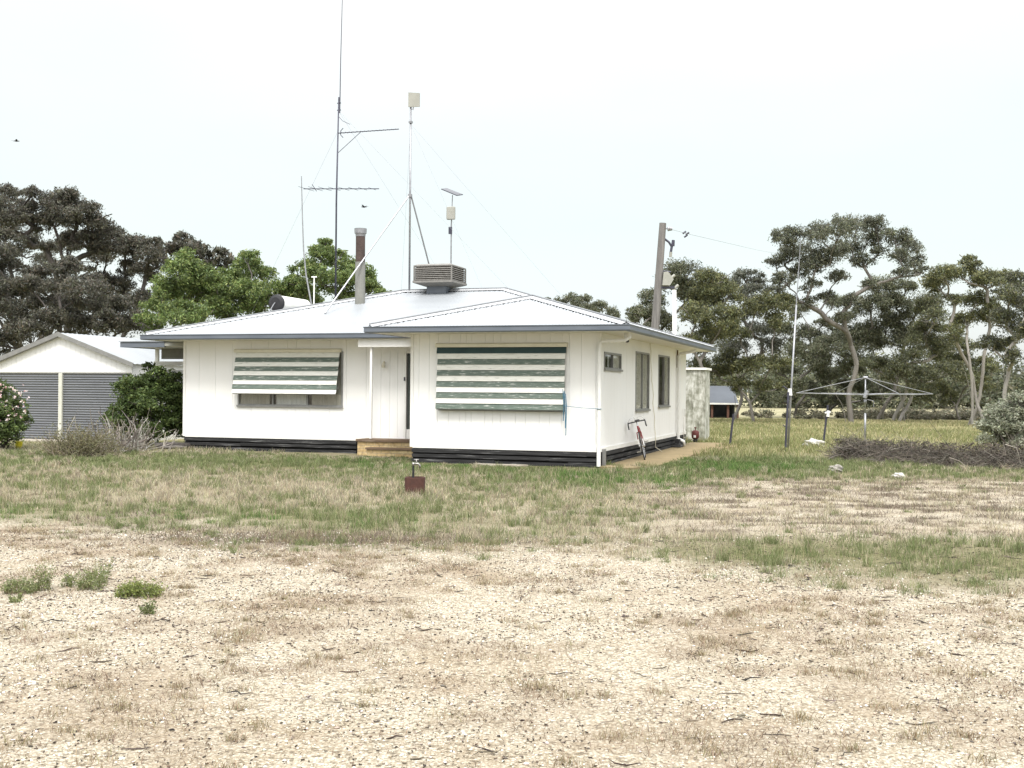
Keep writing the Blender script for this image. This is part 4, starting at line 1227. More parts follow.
mb.add([(-hw_, dp, ez - .02), (hw_, dp, ez - .02), (0, dp, gz - .03)], [(0, 1, 2)])
mb.build('wall', None, shed)
mb = MB()
for s in (-1, 1):
    n = 120; V, F = [], []
    for i in range(n + 1):
        y = -.12 + (dp + .24) * i / n; dz = .008 * math.cos(i * math.pi / 1.5)
        V += [(0, y, gz + .03 + dz), (s * (hw_ + .12), y, ez - .03 + dz)]
    for i in range(n): F.append((2 * i, 2 * i + 1, 2 * i + 3, 2 * i + 2))
    mb.add(V, F)
rf = mb.build('roof', M['roof'], shed, smooth=True)
mb = MB()
for s in (-1, 1):
    x1 = s * (hw_ + .14); sl = (gz - ez) / hw_; z1 = gz - abs(x1) * sl
    for (ya, yb2, t0, t1) in ((-.16, -.125, .05, -.09), (-.13, -.02, -.06, -.09)):
        V = [(0, ya, gz + t0), (x1, ya, z1 + t0), (x1, ya, z1 + t1), (0, ya, gz + t1)]
        V += [(x, yb2, z) for x, _, z in V]
        mb.add(V, [(0, 1, 2, 3), (7, 6, 5, 4), (0, 4, 5, 1), (1, 5, 6, 2), (2, 6, 7, 3), (3, 7, 4, 0)])
mb.build('barge_board', M['alu'], rf)
for a, b in ((-2.42, -.07), (.07, 2.42)):
    V, F = [], []
    n = 27 * 6
    for i in range(n + 1):
        z = .02 + 2.08 * i / n; d = .016 * math.sin(2 * math.pi * i / 6)
        V += [(a, .05 + d, z), (b, .05 + d, z)]
    for i in range(n): F.append((2 * i, 2 * i + 1, 2 * i + 3, 2 * i + 2))
    mb = MB().add(V, F); d = mb.build('roller_door', M['roller'], shed, smooth=True)
    m2 = MB(); m2.box((a + b) / 2 - .08, (a + b) / 2 + .08, .005, .03, .5, .54); m2.build('handle', M['alu'], d)
mb = MB(); mb.box(-.065, .065, -.015, .08, 0, 2.10); mb.build('door_post', M['roller_trim'], shed)
mb = MB(); mb.box(-2.45, 2.45, .03, .09, 2.085, 2.128); mb.build('lintel', M['black'], shed)
mb = MB(); mb.box(-2.7, 2.7, -.9, .0, -.06, .03); o = mb.build('apron', M['slab'], shed)

# ------------------------------------------------------------------ far shed
p = at(700, 418, 73); p[2] = 0
fs = thing('farm_shed', 'blue grey roofed open farm shed standing behind the tree row', 'shed', p, -.12)
mb = MB(); mb.box(-3, 2.2, 3.0, 3.1, 0, 1.45); mb.box(2.1, 2.2, .3, 2.99, 0, 1.0); mb.build('wall', M['far_wall'], fs)
mb = MB(); mb.add([(-3, -.25, .92), (2.4, -.25, .92), (2.2, 2.2, 2.05), (-3, 2.2, 2.05), (-3, 3.4, 1.5), (2.2, 3.4, 1.5)], [(0, 1, 2, 3), (3, 2, 5, 4)])
mb.build('roof', M['far_roof'], fs)
mb = MB(); mb.box(-3, 2.4, -.28, -.255, .86, .96); mb.build('fascia', M['trim'], fs)
for x in (-2.5, -.6, .75, 1.75, 2.35):
    mb = MB(); mb.box(x - .07, x + .07, -.1, .04, 0, .9); mb.build('post', M['redwood'], fs)

# ------------------------------------------------------------------ power pole
D = 45.
tp_, bt = at(663, 223, D), at(647.5, 428, D); bt[2] = 0
pw = thing('power_pole', 'leaning weathered timber power pole behind the house', 'power pole', bt)
L_ = lambda q: tuple(np.asarray(q) - bt)
ax_ = lambda f, dx=0., dy=0.: np.asarray(L_(bt + (tp_ - bt) * f)) + np.array([dx, dy, 0])
mb = MB(); mb.tube([ax_(f) for f in (-.02, .3, .6, .85, 1.0)], [.19, .175, .16, .145, .135], 12); mb.build('pole', M['pole_wood'], pw)
mb = MB(); a0, a1 = L_(at(664, 228, D)), L_(at(671, 229, D)); mb.tube([a0, a1], .03, 6)
for i in range(3):
    c = Vector(L_(at(668.5 + i * 1.6, 228.8, D))); mb.tube([c - Vector((.025, 0, 0)), c + Vector((.025, 0, 0))], .09 - .012 * i, 10)
mb.build('insulator', M['galv'], pw)
mb = MB().use(M['dark_steel']); mb.tube([L_(at(665, 239, D)), L_(at(669, 242, D)), L_(at(671.5, 246, D))], .045, 6)
mb.tube([L_(at(673.5, 240, D)), L_(at(673, 246, D))], [.06, .07], 8); mb.tube([L_(at(672, 246, D)), L_(at(671, 252, D))], .05, 8)
mb.use(M['panel_grey']).tube([L_(at(671, 252, D)), L_(at(670.6, 257, D))], .06, 8); mb.build('fuse_switch', None, pw)
mb = MB(); q = np.array(L_(at(667, 278, D)))
mb.use(M['panel_grey']).prism([(q[0] - .2, q[2] - .30), (q[0] - .15, q[2] + .22), (q[0] + .02, q[2] + .24), (q[0] + .24, q[2] - .06), (q[0] + .1, q[2] - .30)], q[1] - .2, q[1] + .2)
mb.build('meter_box', None, pw)
mb = MB().use(M['dark_steel']); mb.tube([L_(at(661, 273, D)), L_(at(664, 271, D)), L_(at(671, 272, D))], .035, 6); mb.build('bracket', None, pw); mb = MB().use(M['dark_steel']); mb.box(q[0] - .25, q[0] + .3, q[1] - .1, q[1] + .1, q[2] - .42, q[2] - .33); mb.build('bracket', None, pw)
mb = MB().use(M['panel_grey']); mb.tube([L_(at(671, 278, D)), L_(at(675, 275, D))], .06, 8); mb.build('fuse_holder', None, pw); mb = MB().use(M['panel_grey']); mb.tube([L_(at(672.5, 290, D)), L_(at(678.5, 285, D))], .06, 8); mb.build('fuse_holder', None, pw)
wire = np.array([at(671.5, 229.3, D), at(690, 234.2, 52), at(720, 241.2, 62), (at(760, 250.5, 78)), at(830, 262, 110)])
mb = MB(); mb.tube([L_(w_) for w_ in wire], .008, 4)
mb.build('wire', M['galv'], pw)
mb = MB()
for px, py in ((684.5, 232.4), (687.6, 233.5), (686, 236)): c = Vector(L_(at(px, py, 51))); mb.tube([c - Vector((.07, 0, .05)), c + Vector((.07, 0, .05))], .045, 6)
mb.build('wire_clamp', M['dark_steel'], pw)
sm = at(674.6, 428, 43.5); sm[2] = 0
svc = thing('service_mast', 'white service mast pipe beside the timber power pole', 'pole', sm)
q = at(674.4, 290, 43.5) - sm
mb = MB(); mb.tube([(0, 0, 0), (q[0], 0, q[2])], .075, 10); mb.build('pipe', M['white_plastic'], svc, smooth=True)
mb = MB(); z = at(674, 333, 43.5)[2]; mb.tube([(.0, 0, z - .05), (-.2, 0, z + .03), (-.3, 0, z)], .03, 6); mb.build('bracket', M['galv'], svc)

# ------------------------------------------------------------------ tall aerial pole on the right
b_ = ground_at(787, 450); D = b_[1]
tall = thing('radio_mast', 'tall slim leaning steel aerial pole in the paddock near the clothesline', 'antenna pole', b_)
l4 = lambda px, py: tuple(at(px, py, D) - b_)
mb = MB(); mb.tube([l4(788, 448), l4(791, 393), l4(796.5, 305)], [.03, .03, .026], 7); mb.build('lower_pole', M['galv'], tall, smooth=True)
mb = MB(); mb.tube([l4(796.5, 305), l4(799, 268), l4(801, 238)], [.016, .013, .008], 6); mb.build('whip', M['galv'], tall)
mb = MB(); c = Vector(l4(789.5, 392)); mb.tube([c + Vector((0, -.05, .1)), c + Vector((0, -.05, -.1))], [.05, .075], 8); mb.build('insulator', M['white_plastic'], tall)
mb = MB(); mb.tube([l4(783, 386), l4(787, 389), l4(791, 391)], .018, 5); mb.build('clip', M['dark_steel'], tall); mb = MB(); mb.tube([l4(783, 425), l4(787, 428)], .015, 5); mb.build('clip', M['dark_steel'], tall)
b2 = ground_at(786, 451)
pst = thing('steel_post', 'dark steel fence post holding up the tall aerial pole', 'post', b2)
hp = at(788.5, 392, b2[1]) - b2
mb = MB(); mb.tube([(-.02, 0, -.05), (hp[0], 0, hp[2])], .035, 5); mb.build('stake', M['dark_steel'], pst)

for (bx, by, tx, ty, lab, nm) in ((729.5, 446, 733.5, 414, 'short black leaning picket in the grass just past the side path', 'fence_picket'), (823, 444, 828, 405, 'black leaning picket with white insulator beside the clothesline', 'fence_picket')):
    b = ground_at(bx, by); t = at(tx, ty, b[1]) - b
    o = thing(nm, lab, 'picket', b, 0, 'leaning steel pickets in the paddock')
    mb = MB()
    d = Vector(t)
    for k in range(3):
        a = k * 2.09 + .4; s = Vector((math.cos(a), math.sin(a), 0)) * .035; w2 = Vector((-math.sin(a), math.cos(a), 0)) * .005
        mb.add([Vector((0, 0, -.1)) - w2, Vector((0, 0, -.1)) + w2, s + w2 + Vector((0, 0, -.1)), s - w2 + Vector((0, 0, -.1)), d - w2, d + w2, d + s + w2, d + s - w2], BF if False else [(0, 1, 2, 3), (7, 6, 5, 4), (0, 4, 5, 1), (1, 5, 6, 2), (2, 6, 7, 3), (3, 7, 4, 0)])
    mb.build('star_post', M['dark_steel'], o)
    if bx > 800:
        q = Vector(t) * .78
        mb = MB(); mb.tube([q + Vector((.02, -.05, -.1)), q + Vector((.03, -.05, .1))], [.055, .04], 8); mb.tube([q + Vector((-.08, -.05, .02)), q + Vector((.1, -.05, .05))], .03, 6); mb.build('insulator', M['white_plastic'], o)

# ------------------------------------------------------------------ rotary clothesline
cb = ground_at(865, 443); D = cb[1]
cl_ = thing('clothesline', 'grey rotary clothesline with square wire frame behind the brush heap', 'clothesline', cb)
top_z = at(865, 377.5, D)[2]; ring_z = at(865, 393.5, D)[2]
mb = MB(); mb.tube([(0, 0, 0), (0, 0, 1.0)], .035, 9); mb.tube([(0, 0, 1.0), (0, 0, top_z)], .024, 8); mb.tube([(0, 0, ring_z - .35), (0, 0, ring_z - .2)], .05, 8); mb.build('post', M['galv'], cl_, smooth=True)
Rc = 2.42
angs = [R_(8), R_(98), R_(188), R_(278)]
tips = [Vector((Rc * math.cos(a), Rc * math.sin(a), ring_z)) for a in angs]
mb = MB(); mb.tube([(-.07, 0, top_z), (.07, 0, top_z)], .045, 8); mb.build('hub', M['galv'], cl_); mb = MB(); mb.tube([(-.05, -.1, ring_z - .15), (.03, -.1, ring_z + .1)], .07, 8); mb.tube([(.05, -.05, ring_z - .2), (.25, -.1, ring_z - .25), (.25, -.1, ring_z - .45)], .012, 6); mb.build('winder', M['galv'], cl_)
for t in tips:
    mb = MB(); mb.tube([(0, 0, ring_z - .05), t], .016, 6); mb.tube([(0, 0, top_z), t], .011, 6); mb.build('arm', M['galv'], cl_)
mb = MB()
for f in (1., .82, .64, .46):
    for i in range(4): 
        a, b = tips[i] * 1, tips[(i + 1) % 4] * 1
        a, b = Vector((a.x * f, a.y * f, ring_z + .01)), Vector((b.x * f, b.y * f, ring_z + .01))
        mid = (a + b) / 2 - Vector((0, 0, .04)); mb.tube([a, mid, b], .005, 4)
mb.build('line_wire', M['galv'], cl_)

# ------------------------------------------------------------------ plants
def quads(P, size, asp, droop, tint, nrm_up=.0):
    """leaf shaped faces at P"""
    n = len(P)
    d = rng.normal(0, 1, (n, 3)); d[:, 2] = d[:, 2] * .7 - droop; d /= np.linalg.norm(d, axis=1, keepdims=True)
    e = rng.normal(0, 1, (n, 3)); e[:, :2] += 0; s = np.cross(d, e); s /= np.linalg.norm(s, axis=1, keepdims=True) + 1e-9
    L = (size * (.6 + .8 * rng.random(n)))[:, None]
    a, b = d * L * .5, s * L * asp * .5
    V = np.stack([P - a, P + b - a * .1, P + a, P - b - a * .1], 1)
    F = np.arange(n * 4).reshape(n, 4)
    return V.reshape(-1, 3), F, np.repeat(tint, 4, 0)


def clump_points(c, r, n, flat=.72, sub=7, low=.35):
    """leaf positions in a lumpy dome: several smaller tufts spread over the upper shell"""
    m = sub
    dirs = rng.normal(0, 1, (m, 3)); dirs /= np.linalg.norm(dirs, axis=1, keepdims=True)
    dirs[:, 2] = np.where(dirs[:, 2] < -low, -dirs[:, 2] * .6, dirs[:, 2])
    cs = dirs * r * (.40 + .55 * rng.random((m, 1))); cs[:, 2] *= flat
    rad = r * (.30 + .22 * rng.random(m))
    i = rng.integers(0, m, n)
    o = rng.normal(0, 1, (n, 3)); o /= np.linalg.norm(o, axis=1, keepdims=True)
    o *= rng.random((n, 1)) ** .45
    P = cs[i] + o * rad[i][:, None] * np.array([1, 1, .8])
    k = rng.random(n) < .22
    P[k] = (o * r * 1.12 * np.array([1, 1, flat]))[k]
    return np.asarray(c) + P, i


def plant(name, label, cat, base, clumps, D, cols, leaf=.145, asp=.32, droop=.8, dens=1., trunk_r=.2, bark='bark_grey', group=None, fork=.3, flat=.75, dj=1.2, sub=15, stems=1, tone=.35, crown='crown', lean=None, limbs=True, sat=4):
    base = np.asarray(base, float)
    root = thing(name, label, cat, base, 0, group)
    C, Rr = [], []
    for (px, py, rp) in clumps:
        r = (rp * 1.06 + .6) * D / FPX
        c = at(px, py, D + rng.normal(0, 1) * dj * r); C.append(c - base); Rr.append(r)
    C = np.array(C); Rr = np.array(Rr)
    # limbs grown from the fork to every tuft
    topz = C[:, 2].max()
    mean = C.mean(0)
    nodes = []; par = []
    def node(p, q): nodes.append(np.asarray(p, float)); par.append(q); return len(nodes) - 1
    ends = []
    starts = []
    for s in range(stems):
        off = np.array([rng.normal(0, .16), rng.normal(0, .16), 0]) * (s > 0) * 2.4 * min(1, topz / 6) + np.array([0, 0, -.1])
        a = node(off, -1)
        fz_ = topz * fork * (1 + .25 * rng.normal() * (stems > 1))
        qx = np.sort(C[:, 0])[min(len(C) - 1, int(len(C) * (s + .5) / stems))] if stems > 1 else mean[0]
        tx = qx * .32 + rng.normal(0, .25) * (1 if stems < 2 else .8) if lean is None else lean * (1 + .6 * rng.normal() * (stems > 1))
        m1 = node(np.array([tx * .4 + rng.normal(0, .08), rng.normal(0, .1), fz_ * .5]), a)
        starts.append(node(np.array([tx, rng.normal(0, .2), fz_]), m1))
    order = np.argsort(np.linalg.norm(C - nodes[starts[0]], axis=1))
    unused = list(starts[1:])
    if limbs:
        for k in order:
            c = C[k] - np.array([0, 0, Rr[k] * .35])
            best, bi = 1e9, starts[0]
            for i, p in enumerate(nodes):
                if par[i] < 0 or (i not in starts and par[par[i]] < 0 and False): continue
                dz = c[2] - p[2]
                if dz < .1: continue
                d = np.linalg.norm(c - p); hd = np.hypot(c[0] - p[0], c[1] - p[1])
                cost = d + .8 * max(0, hd - dz * 1.1)
                if p[2] < topz * fork * .8: cost += 2.5
                if cost < best: best, bi = cost, i
            if unused and C[k][2] > nodes[unused[0]][2] + .5: bi = unused.pop(0)
            p = nodes[bi]
            dl = c - p; m = p + dl * np.array([.36, .36, .48]) + rng.normal(0, .035, 3) * np.linalg.norm(dl)
            m2 = p + dl * np.array([.74, .74, .82]) + rng.normal(0, .025, 3) * np.linalg.norm(dl)
            i1 = node(m, bi); i2 = node(m2, i1); i3 = node(c + np.array([0, 0, Rr[k] * .5]), i2); ends.append(i3)
            for t in range(4):     # twigs into the tuft
                dv = rng.normal(0, 1, 3) * Rr[k] * .5; dv[2] = abs(dv[2]) * .7
                ends.append(node(c + dv, i2))
    cnt = np.zeros(len(nodes))
    for e_ in ends:
        i = e_
        while i >= 0: cnt[i] += 1; i = par[i]
    mb = MB()
    tot = max(1, len(ends)) / max(stems, 1)
    rad = .40 * trunk_r * np.clip(cnt / tot, .006, 1.1) ** .62 + .012
    mainc = {}
    for i, pr in enumerate(par):
        if pr >= 0 and (pr not in mainc or cnt[i] > cnt[mainc[pr]]): mainc[pr] = i
    for i, pr in enumerate(par):
        if pr < 0: continue
        r0 = min(rad[pr], rad[i] * 1.25) if par[pr] >= 0 else rad[pr] * 1.15
        a, b = nodes[pr], nodes[i]; g = nodes[par[pr]] if par[pr] >= 0 else a - np.array([0, 0, .5])
        L = np.linalg.norm(b - a); ta = (a - g) / (np.linalg.norm(a - g) + 1e-6); ta = ta * .55 + .45 * (b - a) / (L + 1e-6)
        nx = nodes[mainc[i]] if i in mainc else b + (b - a)
        tb = (nx - a) / (np.linalg.norm(nx - a) + 1e-6)
        pts = []
        for t in (0, .25, .5, .75, 1):
            h1, h2, h3, h4 = 2 * t ** 3 - 3 * t * t + 1, t ** 3 - 2 * t * t + t, -2 * t ** 3 + 3 * t * t, t ** 3 - t * t
            pts.append(a * h1 + ta * L * h2 + b * h3 + tb * L * h4 + (rng.normal(0, .012, 3) * L if 0 < t < 1 else 0))
        mb.tube(pts, [r0 + (rad[i] - r0) * t for t in (0, .25, .5, .75, 1)], 7 if rad[i] > .05 else 4, cap=False)
    if limbs: mb.build('trunk', M[bark], root, smooth=True)
    VV, FF, TT, nb = [], [], [], 0
    C2, R2, D2 = list(C), list(Rr), [1.] * len(Rr)
    for c, r in zip(C, Rr):
        for j in range(sat):
            o = rng.normal(0, 1, 3); o /= np.linalg.norm(o); o[2] = o[2] * .65 - .18; o[1] *= 1.4
            q = c + o * r * (.65 + .6 * rng.random())
            if q[2] < .3: continue
            C2.append(q); R2.append(r * (.38 + .32 * rng.random())); D2.append(.45 + .4 * rng.random())
    for c, r, dq in zip(C2, R2, D2):
        n = int(dq * dens * 2.9 * math.pi * r * r / (leaf * leaf * asp * .5))
        P, ii = clump_points(c, r, n, flat, sub)
        shade = (1 - tone / 2 + tone * rng.random()) * (1 - .15 + .3 * rng.random(int(ii.max()) + 1))[ii][:, None]
        V, F, T = quads(P, leaf * np.ones(n), asp, droop, pick(cols, n, .3) * shade)
        VV.append(V); FF.append(F + nb); TT.append(T); nb += len(V)
    link(crown, new_mesh(crown, np.concatenate(VV), np.concatenate(FF), [M['leaf']], tint=np.concatenate(TT)), root)
    return root


GUM = [(0.106, 0.118, 0.073), (0.132, 0.144, 0.085), (0.168, 0.176, 0.103), (0.086, 0.098, 0.065), (0.156, 0.154, 0.106)]
GUM_OL = [(0.112, 0.123, 0.058), (0.151, 0.155, 0.065), (0.099, 0.109, 0.058), (0.179, 0.178, 0.079), (0.084, 0.094, 0.060)]
GUM_GY = [(0.114, 0.122, 0.094), (0.150, 0.156, 0.120), (0.096, 0.104, 0.079), (0.180, 0.183, 0.144), (0.079, 0.085, 0.067)]
OAK = [(0.084, 0.083, 0.068), (0.105, 0.103, 0.081), (0.069, 0.070, 0.058), (0.102, 0.105, 0.069), (0.126, 0.108, 0.083)]
PEP = [(0.121, 0.168, 0.048), (0.158, 0.212, 0.063), (0.091, 0.135, 0.041), (0.206, 0.243, 0.079), (0.109, 0.149, 0.061)]


def gb(px, D):
    p = at(px, 400, D); p[2] = 0; return p


GR = 'gum trees along the paddock'
plant('gum_tree', 'rounded gum tree rising just behind the timber power pole', 'tree', gb(668, 62), [(684, 272, 17), (674, 284, 14), (652, 298, 12), (640, 314, 11), (692, 292, 14), (662, 325, 13), (648, 332, 10), (634, 320, 6), (655, 310, 9)], 62, GUM, trunk_r=.2, group=GR, stems=2)
plant('gum_tree', 'dense dome crowned gum tree right of the white service mast', 'tree', gb(706, 60), [(699, 292, 19), (722, 293, 19), (710, 280, 15), (698, 314, 16), (728, 316, 15), (712, 335, 17), (690, 342, 12)], 60, GUM_OL, dens=1.15, trunk_r=.2, group=GR, stems=2)
plant('gum_tree', 'loose grey topped gum tree peeking between two denser domes', 'tree', gb(737, 66), [(744, 276, 11), (758, 282, 9), (748, 292, 12), (733, 284, 8), (742, 316, 11), (757, 332, 14), (736, 348, 15), (768, 346, 11)], 66, GUM_GY, dens=.8, trunk_r=.18, group=GR, stems=2)
plant('gum_tree', 'bushy olive gum tree left of the tall aerial pole', 'tree', gb(754, 62), [(768, 304, 13), (782, 301, 12), (757, 308, 12), (776, 320, 11), (748, 366, 13), (772, 362, 12), (727, 362, 14), (738, 335, 10), (700, 365, 11), (715, 372, 10), (738, 384, 9), (762, 386, 9), (785, 384, 8)], 62, GUM_OL, trunk_r=.17, group=GR, lean=-.3)
plant('gum_tree', 'tallest gum tree with spreading airy crown and pale forked trunk', 'tree', gb(846, 64), [(782, 238, 11), (797, 234, 11), (775, 263, 8), (790, 256, 13), (806, 253, 13), (820, 233, 13), (838, 229, 15), (856, 227, 15), (876, 226, 13), (868, 239, 12), (852, 249, 13), (832, 254, 13), (818, 263, 12), (800, 268, 10), (785, 280, 10), (862, 262, 9), (895, 239, 13), (908, 246, 12), (900, 256, 10), (915, 263, 9), (905, 273, 9), (923, 271, 6), (880, 252, 8), (828, 296, 8), (775, 290, 8), (812, 284, 8), (838, 276, 9), (852, 300, 9), (842, 318, 9), (808, 302, 7), (872, 284, 8), (792, 300, 6)], 64, GUM_GY + GUM, dens=.75, trunk_r=.30, bark='bark_grey', group=GR, stems=2, fork=.26, flat=.8, dj=1.8)
plant('gum_tree', 'thick dark gum tree under the right side of the tallest crown', 'tree', gb(884, 72), [(880, 286, 14), (895, 302, 16), (870, 306, 16), (906, 286, 9), (916, 312, 14), (886, 326, 17), (861, 332, 16), (906, 337, 17), (850, 350, 14), (845, 318, 9)], 72, GUM, dens=1., trunk_r=.22, group=GR, stems=2)
plant('gum_tree', 'dark leaning gum tree between the clothesline and the tallest gum', 'tree', gb(905, 68), [(930, 302, 15), (926, 330, 15), (942, 346, 15), (914, 356, 15), (946, 370, 15), (926, 377, 13), (900, 371, 13), (880, 366, 13), (935, 318, 12)], 68, GUM_OL + GUM, trunk_r=.2, group=GR, stems=3, bark='bark_pale')
plant('gum_tree', 'flat topped gum tree with several bare pale stems', 'tree', gb(976, 60), [(945, 274, 13), (960, 273, 12), (973, 266, 9), (986, 280, 15), (1001, 279, 13), (938, 284, 11), (969, 259, 6), (956, 300, 8), (976, 301, 14), (965, 320, 12), (991, 312, 12), (952, 330, 10)], 60, GUM_OL, trunk_r=.17, bark='bark_pale', group=GR, stems=4, fork=.42)
plant('gum_tree', 'pale stemmed gum tree behind the grey saltbush', 'tree', gb(1003, 56), [(1020, 277, 9), (1010, 292, 13), (1022, 302, 13), (1005, 320, 14), (1020, 332, 14), (1036, 312, 16), (1042, 285, 14), (990, 342, 11), (1013, 355, 9)], 56, GUM_GY + GUM_OL, trunk_r=.2, bark='bark_pale', group=GR, stems=3, fork=.35)
plant('gum_tree', 'small dark gum tree behind the tall aerial pole', 'tree', gb(790, 75), [(800, 310, 10), (785, 331, 13), (810, 336, 14), (795, 352, 13), (816, 361, 13), (781, 371, 11), (836, 342, 12), (825, 322, 8), (835, 302, 10), (846, 336, 11), (820, 352, 11), (795, 388, 10), (776, 398, 8), (815, 392, 9), (836, 374, 10)], 75, GUM, trunk_r=.18, group=GR, stems=2)
plant('gum_tree', 'low dark gum tree directly behind the clothesline hub', 'tree', gb(828, 76), [(851, 366, 12), (826, 376, 10), (866, 384, 9), (872, 342, 12), (845, 385, 8), (805, 385, 8), (880, 388, 10), (900, 394, 9), (868, 398, 8), (838, 398, 7)], 76, GUM, trunk_r=.15, group=GR, stems=2)
plant('gum_tree', 'low scrubby gum tree at the foot of the pale stemmed gums', 'tree', gb(960, 72), [(960, 346, 12), (986, 362, 9), (950, 360, 12), (972, 378, 9), (938, 388, 9), (1005, 345, 9), (925, 397, 9), (950, 396, 8), (985, 388, 8), (960, 362, 10)], 72, GUM_OL, trunk_r=.14, group=GR)
plant('gum_tree', 'distant rounded gum tree showing over the right end of the roof', 'tree', gb(585, 78), [(560, 303, 7), (572, 299, 8), (585, 301, 8), (600, 307, 8), (612, 313, 7), (549, 301, 4), (590, 311, 8), (575, 309, 8)], 78, GUM, trunk_r=.2, dens=.9)

DK = 'dark trees behind the garage'
plant('dark_tree', 'tallest dark tree with rust tinged top above the garage roof', 'tree', gb(62, 55), [(10, 194, 11), (-5, 207, 15), (26, 207, 14), (48, 205, 14), (70, 205, 16), (32, 192, 7), (60, 197, 9), (90, 215, 14), (101, 227, 14), (76, 221, 13), (52, 222, 11), (86, 241, 13), (35, 222, 9), (15, 216, 11), (30, 243, 7), (48, 246, 6), (68, 240, 9), (100, 246, 8), (5, 222, 10)], 55, OAK, leaf=.135, asp=.34, dens=.9, trunk_r=.28, bark='bark_dark', group=DK, sat=7, stems=3, fork=.3)
plant('dark_tree', 'dark tree sloping down to the green trees left of the house', 'tree', gb(98, 56), [(112, 237, 14), (125, 246, 13), (138, 243, 11), (148, 253, 11), (108, 246, 7), (128, 266, 11), (146, 272, 12), (155, 242, 7), (120, 286, 14), (140, 302, 14), (104, 278, 9), (160, 262, 9)], 56, OAK, leaf=.135, asp=.34, dens=.95, trunk_r=.24, bark='bark_dark', group=DK, sat=7, stems=2)
plant('dark_tree', 'grey green tree with bare limbs behind the flowering bush', 'tree', gb(8, 52), [(5, 237, 12), (-10, 256, 16), (10, 266, 12), (5, 286, 16), (26, 292, 14), (10, 311, 16), (40, 302, 13), (-15, 300, 16), (33, 272, 8)], 52, OAK + [(.06, .065, .045)], leaf=.135, asp=.34, trunk_r=.24, bark='bark_grey', group=DK, sat=7, stems=3, fork=.3)
plant('dark_tree', 'low dark tree mass close behind the garage ridge', 'tree', gb(72, 49), [(60, 286, 13), (80, 291, 16), (70, 311, 16), (95, 306, 16), (50, 320, 16), (110, 321, 14), (130, 326, 14), (85, 326, 16), (25, 331, 16), (25, 283, 11), (45, 270, 10), (70, 262, 9), (40, 285, 12), (5, 341, 18), (95, 282, 10), (121, 306, 12), (60, 268, 8)], 49, OAK, leaf=.135, asp=.34, trunk_r=.22, bark='bark_dark', group=DK, sat=7, stems=2, fork=.25)
plant('dark_tree', 'dark tree tops standing behind the nearest green tree', 'tree', gb(190, 62), [(165, 251, 7), (183, 239, 9), (195, 246, 8), (175, 246, 7), (206, 256, 7), (190, 253, 9), (220, 253, 8), (230, 262, 7), (212, 265, 9)], 62, OAK + [(.06, .06, .045)], leaf=.28, trunk_r=.2, bark='bark_dark', group=DK, sat=7)
plant('dark_tree', 'shadowy tree seen only through gaps behind the tallest dark tree', 'tree', gb(60, 68), [(30, 238, 11), (58, 246, 11), (98, 258, 11), (18, 252, 10), (80, 270, 11), (118, 252, 9), (45, 262, 11), (12, 228, 9), (75, 236, 9), (100, 300, 12), (60, 300, 13), (20, 320, 13), (140, 320, 12)], 68, OAK, leaf=.16, asp=.34, dens=.8, trunk_r=.2, bark='bark_dark', group=DK, sat=5)
GT = 'green trees behind the house'
plant('pepper_tree', 'bright green bushy tree left of the roof beside the dark trees', 'tree', gb(185, 46), [(180, 272, 16), (165, 287, 14), (200, 270, 14), (185, 291, 18), (160, 306, 14), (206, 292, 16), (150, 319, 11), (176, 311, 16), (196, 312, 16), (216, 303, 12), (184, 258, 11)], 46, PEP, leaf=.12, asp=.42, dens=1., trunk_r=.22, group=GT, droop=.7, sat=7)
plant('pepper_tree', 'green bushy tree behind the black ended water cylinder', 'tree', gb(250, 47), [(246, 270, 14), (228, 277, 12), (262, 274, 12), (250, 291, 16), (232, 296, 16), (271, 291, 14), (222, 311, 12), (256, 311, 14), (286, 302, 10), (249, 257, 9), (292, 290, 9), (300, 300, 9), (214, 282, 11), (206, 290, 10)], 47, PEP, leaf=.12, asp=.42, trunk_r=.22, group=GT, droop=.7, sat=7)
plant('pepper_tree', 'green tree crown behind the flue and the aerial mast', 'tree', gb(335, 46), [(320, 254, 12), (308, 267, 12), (335, 257, 12), (350, 267, 12), (320, 277, 16), (341, 282, 16), (300, 284, 10), (361, 277, 12), (373, 287, 8), (311, 297, 12), (346, 297, 12), (379, 293, 6), (325, 244, 7), (294, 281, 9), (286, 292, 10), (301, 292, 10), (388, 294, 5), (366, 286, 9)], 46, PEP, leaf=.12, asp=.42, trunk_r=.22, group=GT, droop=.7, sat=7)


# far scrub closing off the paddock
def scrub():
    VV, FF, TT, nb = [], [], [], 0
    for i in range(330):
        x = 8 + rng.random() * 66; y = 116 + rng.random() * 22
        r = 1.2 + 1.7 * rng.random(); c = np.array([x, y, r * .5 + rng.random() ** 2 * 3.2])
        P, ii = clump_points(c, r, 260, .8, 6, .9)
        V, F, T = quads(P, np.full(len(P), .42), .5, .3, pick(GUM, len(P), .3) * (.8 + .4 * rng.random()))
        VV.append(V); FF.append(F + nb); TT.append(T); nb += len(V)
    tag(link('far_scrub', new_mesh('far_scrub', np.concatenate(VV), np.concatenate(FF), [M['leaf']], tint=np.concatenate(TT))), 'dark scrub closing off the far side of the paddock', kind='stuff')


scrub()


